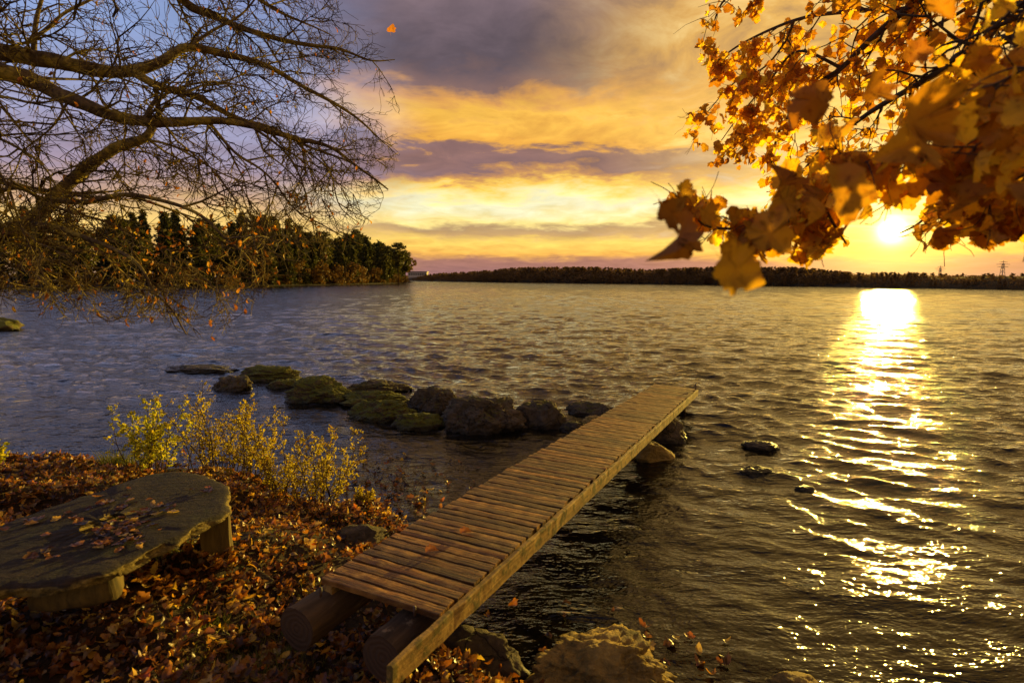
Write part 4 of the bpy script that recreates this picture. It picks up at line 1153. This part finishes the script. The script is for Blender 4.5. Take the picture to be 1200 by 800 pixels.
def conifer_mesh(seed, h=1.0, w=.22, nb=90, pine=False, clump=1.0):
    rd = random.Random(seed); V = []; T = []
    z0 = .08 if not pine else .34
    for i in range(nb):
        u = (i+rd.random())/nb; z = z0 + (1-z0)*u
        if pine: rad = w*math.sin(math.pi*min(1, (1-u)*.9+.08))**.7*rd.uniform(.5, 1.15)
        else: rad = w*((1-u)**.8)*rd.uniform(.55, 1.2) + .012
        a = rd.uniform(0, 6.28)
        for k in range(3 if not pine else 4):
            f = (k+1)/3.2; dd = Vector((math.cos(a), math.sin(a), 0)); s_ = Vector((-dd.y, dd.x, 0))
            c = dd*rad*f + Vector((0, 0, z - rad*.35*f + (rad*.4*f if pine else 0)))
            for _ in range(3):
                e = dd*rd.uniform(.3, 1) + s_*rd.gauss(0, .7) + Vector((0, 0, rd.gauss(-.35 if not pine else .1, .5)))
                e.normalize(); q = e.cross(Vector((rd.gauss(0, 1), rd.gauss(0, 1), rd.gauss(0, 1)))).normalized()
                sz = rd.uniform(.022, .05)*clump; n0 = len(V)
                cc = c + Vector((rd.gauss(0, .012), rd.gauss(0, .012), rd.gauss(0, .012)))
                V += [cc - q*sz*.5, cc + e*sz*1.5, cc + q*sz*.5, cc - e*sz*.4]; T += [(n0, n0+3, n0+1), (n0+3, n0+2, n0+1)]
    return V, T
def broad_mesh(seed, nb=520, w=.46, lo=.0):
    rd = random.Random(seed); V = []; T = []
    cl = [(Vector((rd.gauss(0, w*.45), rd.gauss(0, w*.45), rd.uniform(lo+.1, .86))), rd.uniform(.10, .22)) for _ in range(11)]
    for i in range(nb):
        c, r = rd.choice(cl); d = Vector((rd.gauss(0, 1), rd.gauss(0, 1), rd.gauss(0, 1))).normalized()
        p = c + d*r*rd.uniform(.6, 1.05); e = Vector((rd.gauss(0, 1), rd.gauss(0, 1), rd.gauss(0, 1))).normalized(); q = e.cross(d).normalized()
        s_ = rd.uniform(.018, .045); n0 = len(V); V += [p-q*s_, p+e*s_*1.3, p+q*s_, p-e*s_]; T += [(n0, n0+3, n0+1), (n0+3, n0+2, n0+1)]
    return V, T
protos = []
def proto(kind, seed):
    if kind == 'spruce': V, T = conifer_mesh(seed, nb=150, w=.165, clump=.9); mt = M_CONE
    elif kind == 'pine': V, T = conifer_mesh(seed, nb=100, w=.19, pine=True, clump=1.0); mt = M_PINE
    else: V, T = broad_mesh(seed); mt = M_AUT
    name = {'spruce': 'spruce_tree', 'pine': 'pine_tree', 'broad': 'broadleaf_tree'}[kind]
    root = empty(name); mesh_obj('crown', V, T, mt, root)
    mb = MB(); mb.tube([(0, 0, -.03), (.004, 0, .4), (0, .004, .93)], [.014, .010, .003], 6, True)
    if kind == 'broad':
        for a in range(5): mb.tube([(0, 0, .2+a*.06), (math.cos(a*2)*.12, math.sin(a*2)*.12, .42+a*.06)], [.006, .003], 4)
    mb.build('trunk', M_TRUNK, root); return root
PR = {'spruce': [proto('spruce', i) for i in range(5)], 'pine': [proto('pine', 20+i) for i in range(5)], 'broad': [proto('broad', 40+i) for i in range(5)]}
used = set()
def place(kind, x, y, z, h, label, group, wide=1.0):
    k = random.randrange(5); p = PR[kind][k]
    if (kind, k) in used: o = copy_tree(p)
    else: o = p; used.add((kind, k))
    o.location = (x, y, z); s_ = h; o.scale = (s_*wide, s_*wide, s_); o.rotation_euler = (0, 0, random.uniform(0, 6.28))
    tag(o, label, 'tree', group); return o
hl = poly_sample(HL, 400)
def top_px(px):                 # skyline of the wood as the photograph shows it
    xs = [-200, 0, 40, 100, 160, 200, 250, 300, 340, 380, 410, 430, 450, 465, 476, 484]
    ys = [236, 246, 240, 244, 243, 240, 246, 248, 256, 268, 268, 270, 280, 284, 293, 322]
    return float(np.interp(px, xs, ys))
cnt = 0
rows = [(1.0, 84, 'front'), (6, 82, 'mid'), (14, 66, 'back'), (30, 44, 'back')]
for depth, num, rw in rows:
    for i in range(num):
        u = (i + random.uniform(.15, .85))/num
        idx = min(int(u**.95*399), 398); a, b = hl[idx], hl[idx+1]
        t = (b-a).normalized(); nr = Vector((-t.y, t.x, 0)); p = a + nr*(depth + random.uniform(-.8, 3))
        px = proj(Vector((p.x, p.y, 1)))[0]
        if px < -260 or px > 476 or (rw != 'front' and px > 466): continue
        tip = max(0, (px-440)/36)
        dist = p.y
        ztop = aty(px, top_px(px) + random.uniform(-1, 16), dist).z
        hfull = max((ztop - 1.0)*(1 - .22*tip), 3)
        if rw == 'front':
            kind = random.choices(['broad', 'spruce', 'pine'], [.62, .25, .13])[0]; h = hfull*random.uniform(.22, .55) if kind == 'broad' else hfull*random.uniform(.65, .95)
        else:
            right_end = px > 380
            kind = random.choices(['spruce', 'pine', 'broad'], [.72, .24, .04] if not right_end else [.68, .28, .04])[0]; h = hfull*random.uniform(.84, 1.03)
        lb = {'spruce': 'dark pointed spruce in the headland wood across the water', 'pine': 'open crowned pine in the headland wood across the water', 'broad': 'low brownish broadleaf tree at the foot of the headland wood'}[kind]
        if px > 400: lb = {'spruce': 'pointed spruce near the right tip of the headland wood', 'pine': 'tall slim pine near the right tip of the headland wood', 'broad': 'low bushy tree by the water at the right tip of the headland'}[kind]
        place(kind, p.x, p.y, .1 + min(depth, 20)*.02, h, lb, {'spruce': 'spruces of the headland wood', 'pine': 'pines of the headland wood', 'broad': 'broadleaf trees of the headland wood'}[kind], random.uniform(.85, 1.25)); cnt += 1
for px, py, r, lb in ((467, 285, 262, 'slim pine at the right tip of the headland wood'), (475, 294, 275, 'last small pine where the headland drops to the lake')):
    q = az_pt(px, r); h = aty(px, py, q.y).z - .6; place('pine', q.x, q.y, .6, h, lb, 'pines of the headland wood', 1.0)
print('headland trees', cnt)
for k, lst in PR.items():       # unused patterns are removed
    for i, p in enumerate(lst):
        if (k, i) not in used:
            for ch in list(p.children): bpy.data.objects.remove(ch)
            bpy.data.objects.remove(p)

# the far wood: a single mass, its trees too far off to be told apart
def far_wood():
    bc = [(np.array([tuple(v) for v in V]), np.array(T)) for V, T in [broad_mesh(200+i, 90, .5, .0) for i in range(5)] + [conifer_mesh(300+i, nb=26, w=.26, clump=2.0) for i in range(3)]]
    fl = poly_sample(FL, 600); pos, sc_, vid, wd = [], [], [], []
    sky = lambda px: float(np.interp(px, [480, 500, 520, 560, 600, 650, 700, 760, 800, 860, 930, 1000, 1060, 1100, 1200, 1500], [326, 321, 319, 317, 313, 312, 312, 315, 313, 311, 312, 318, 318, 319, 319, 318]))
    for dep, num in ((2, 1100), (10, 1200), (24, 1100), (45, 900)):
        for i in range(num):
            k = min(int(random.random()**1.0*598), 598); a, b = fl[k], fl[k+1]; t = (b-a).normalized(); nr = Vector((-t.y, t.x, 0))
            p = a + nr*(dep+random.uniform(-3, 6)); pr = proj((p.x, p.y, 1))[0]
            if pr < 470 or pr > 2300: continue
            zt = aty(pr, sky(pr)+random.uniform(-.1, 1.0), p.y).z; h = max(zt-.4, 1.5)
            if dep < 5: h *= random.uniform(.3, .8)
            elif random.random() < .2: h *= random.uniform(.8, .97)
            conif = random.random() < (.5 if 760 < pr < 1000 else .2)
            vid.append(random.randrange(5, 8) if conif else random.randrange(5)); pos.append((p.x, p.y, .2)); wd.append(h*random.uniform(.9, 1.5)*(1.3 if not conif else 1)); sc_.append(h)
    n = len(pos); Rm = np.zeros((n, 3, 3)); a = rs.uniform(0, 6.28, n); wd = np.array(wd); s_ = np.array(sc_)
    Rm[:, 0, 0] = np.cos(a)*wd; Rm[:, 0, 1] = -np.sin(a)*wd; Rm[:, 1, 0] = np.sin(a)*wd; Rm[:, 1, 1] = np.cos(a)*wd; Rm[:, 2, 2] = s_
    V, Fc = merge_instances(bc, np.array(vid), Rm, np.array(pos))
    o = np_mesh('far_wood', V, Fc, M_FARWOOD); tag(o, 'dark wood along the far shore of the lake under the sunset', 'wood', kind='stuff')
far_wood()

def pylon(px, pyt, r, label):
    q = az_pt(px, r); h = aty(px, pyt, q.y).z; root = empty('pylon', (q.x, q.y, 0)); tag(root, label, 'pylon', 'power pylons beyond the far wood')
    mb = MB(); w = h*.09; tk = .14
    lv = [0, .25, .45, .62, .76, .88]
    for i in range(len(lv)-1):
        for sx, sy in ((-1, -1), (1, -1), (1, 1), (-1, 1)):
            a, b = w*(1-lv[i]*.85), w*(1-lv[i+1]*.85)
            mb.tube([(sx*a, sy*a, h*lv[i]), (sx*b, sy*b, h*lv[i+1])], tk, 4)
            mb.tube([(sx*a, sy*a, h*lv[i]), (-sx*b if sx == sy else sx*b, sy*b if sx == sy else -sy*b, h*lv[i+1])], tk*.6, 4)
    mb.tube([(0, 0, h*.88), (0, 0, h)], tk, 4); mb.build('lattice_mast', M_STEEL, root)
    for z, l in ((.74, .22), (.84, .28), (.93, .17)):
        m2 = MB(); m2.tube([(-h*l, 0, h*z), (0, 0, h*(z+.015)), (h*l, 0, h*z)], [tk*.6, tk*1.2, tk*.6], 4); m2.build('cross_arm', M_STEEL, root)
pylon(1101, 311, 460, 'smaller power pylon above the far wood, just right of the sun')
pylon(1174, 305, 430, 'taller power pylon above the far wood near the right edge')

def building():
    q = az_pt(489, 520); x0, z1 = q.x, aty(489, 318, q.y).z
    w = 17; root = empty('building', (q.x, q.y, 0)); tag(root, 'long low flat roofed building beyond the tip of the headland', 'building')
    def box(name, a, b, mt):
        (xa, ya, za), (xb, yb, zb) = a, b
        v = [(xa, ya, za), (xb, ya, za), (xb, yb, za), (xa, yb, za), (xa, ya, zb), (xb, ya, zb), (xb, yb, zb), (xa, yb, zb)]
        f = [(0, 3, 2, 1), (4, 5, 6, 7), (0, 1, 5, 4), (1, 2, 6, 5), (2, 3, 7, 6), (3, 0, 4, 7)]
        return mesh_obj(name, v, f, mt, root)
    box('wall', (-w/2, 0, 0), (w/2, 10, z1-.6), M_WALL); box('roof', (-w/2-.4, -.4, z1-.595), (w/2+.4, 10.4, z1), M_DARK)
    for i in range(8): box('window', (-w/2+1+i*2, -.06, z1-3.2), (-w/2+2.2+i*2, -.005, z1-1.6), M_DARK)
building()
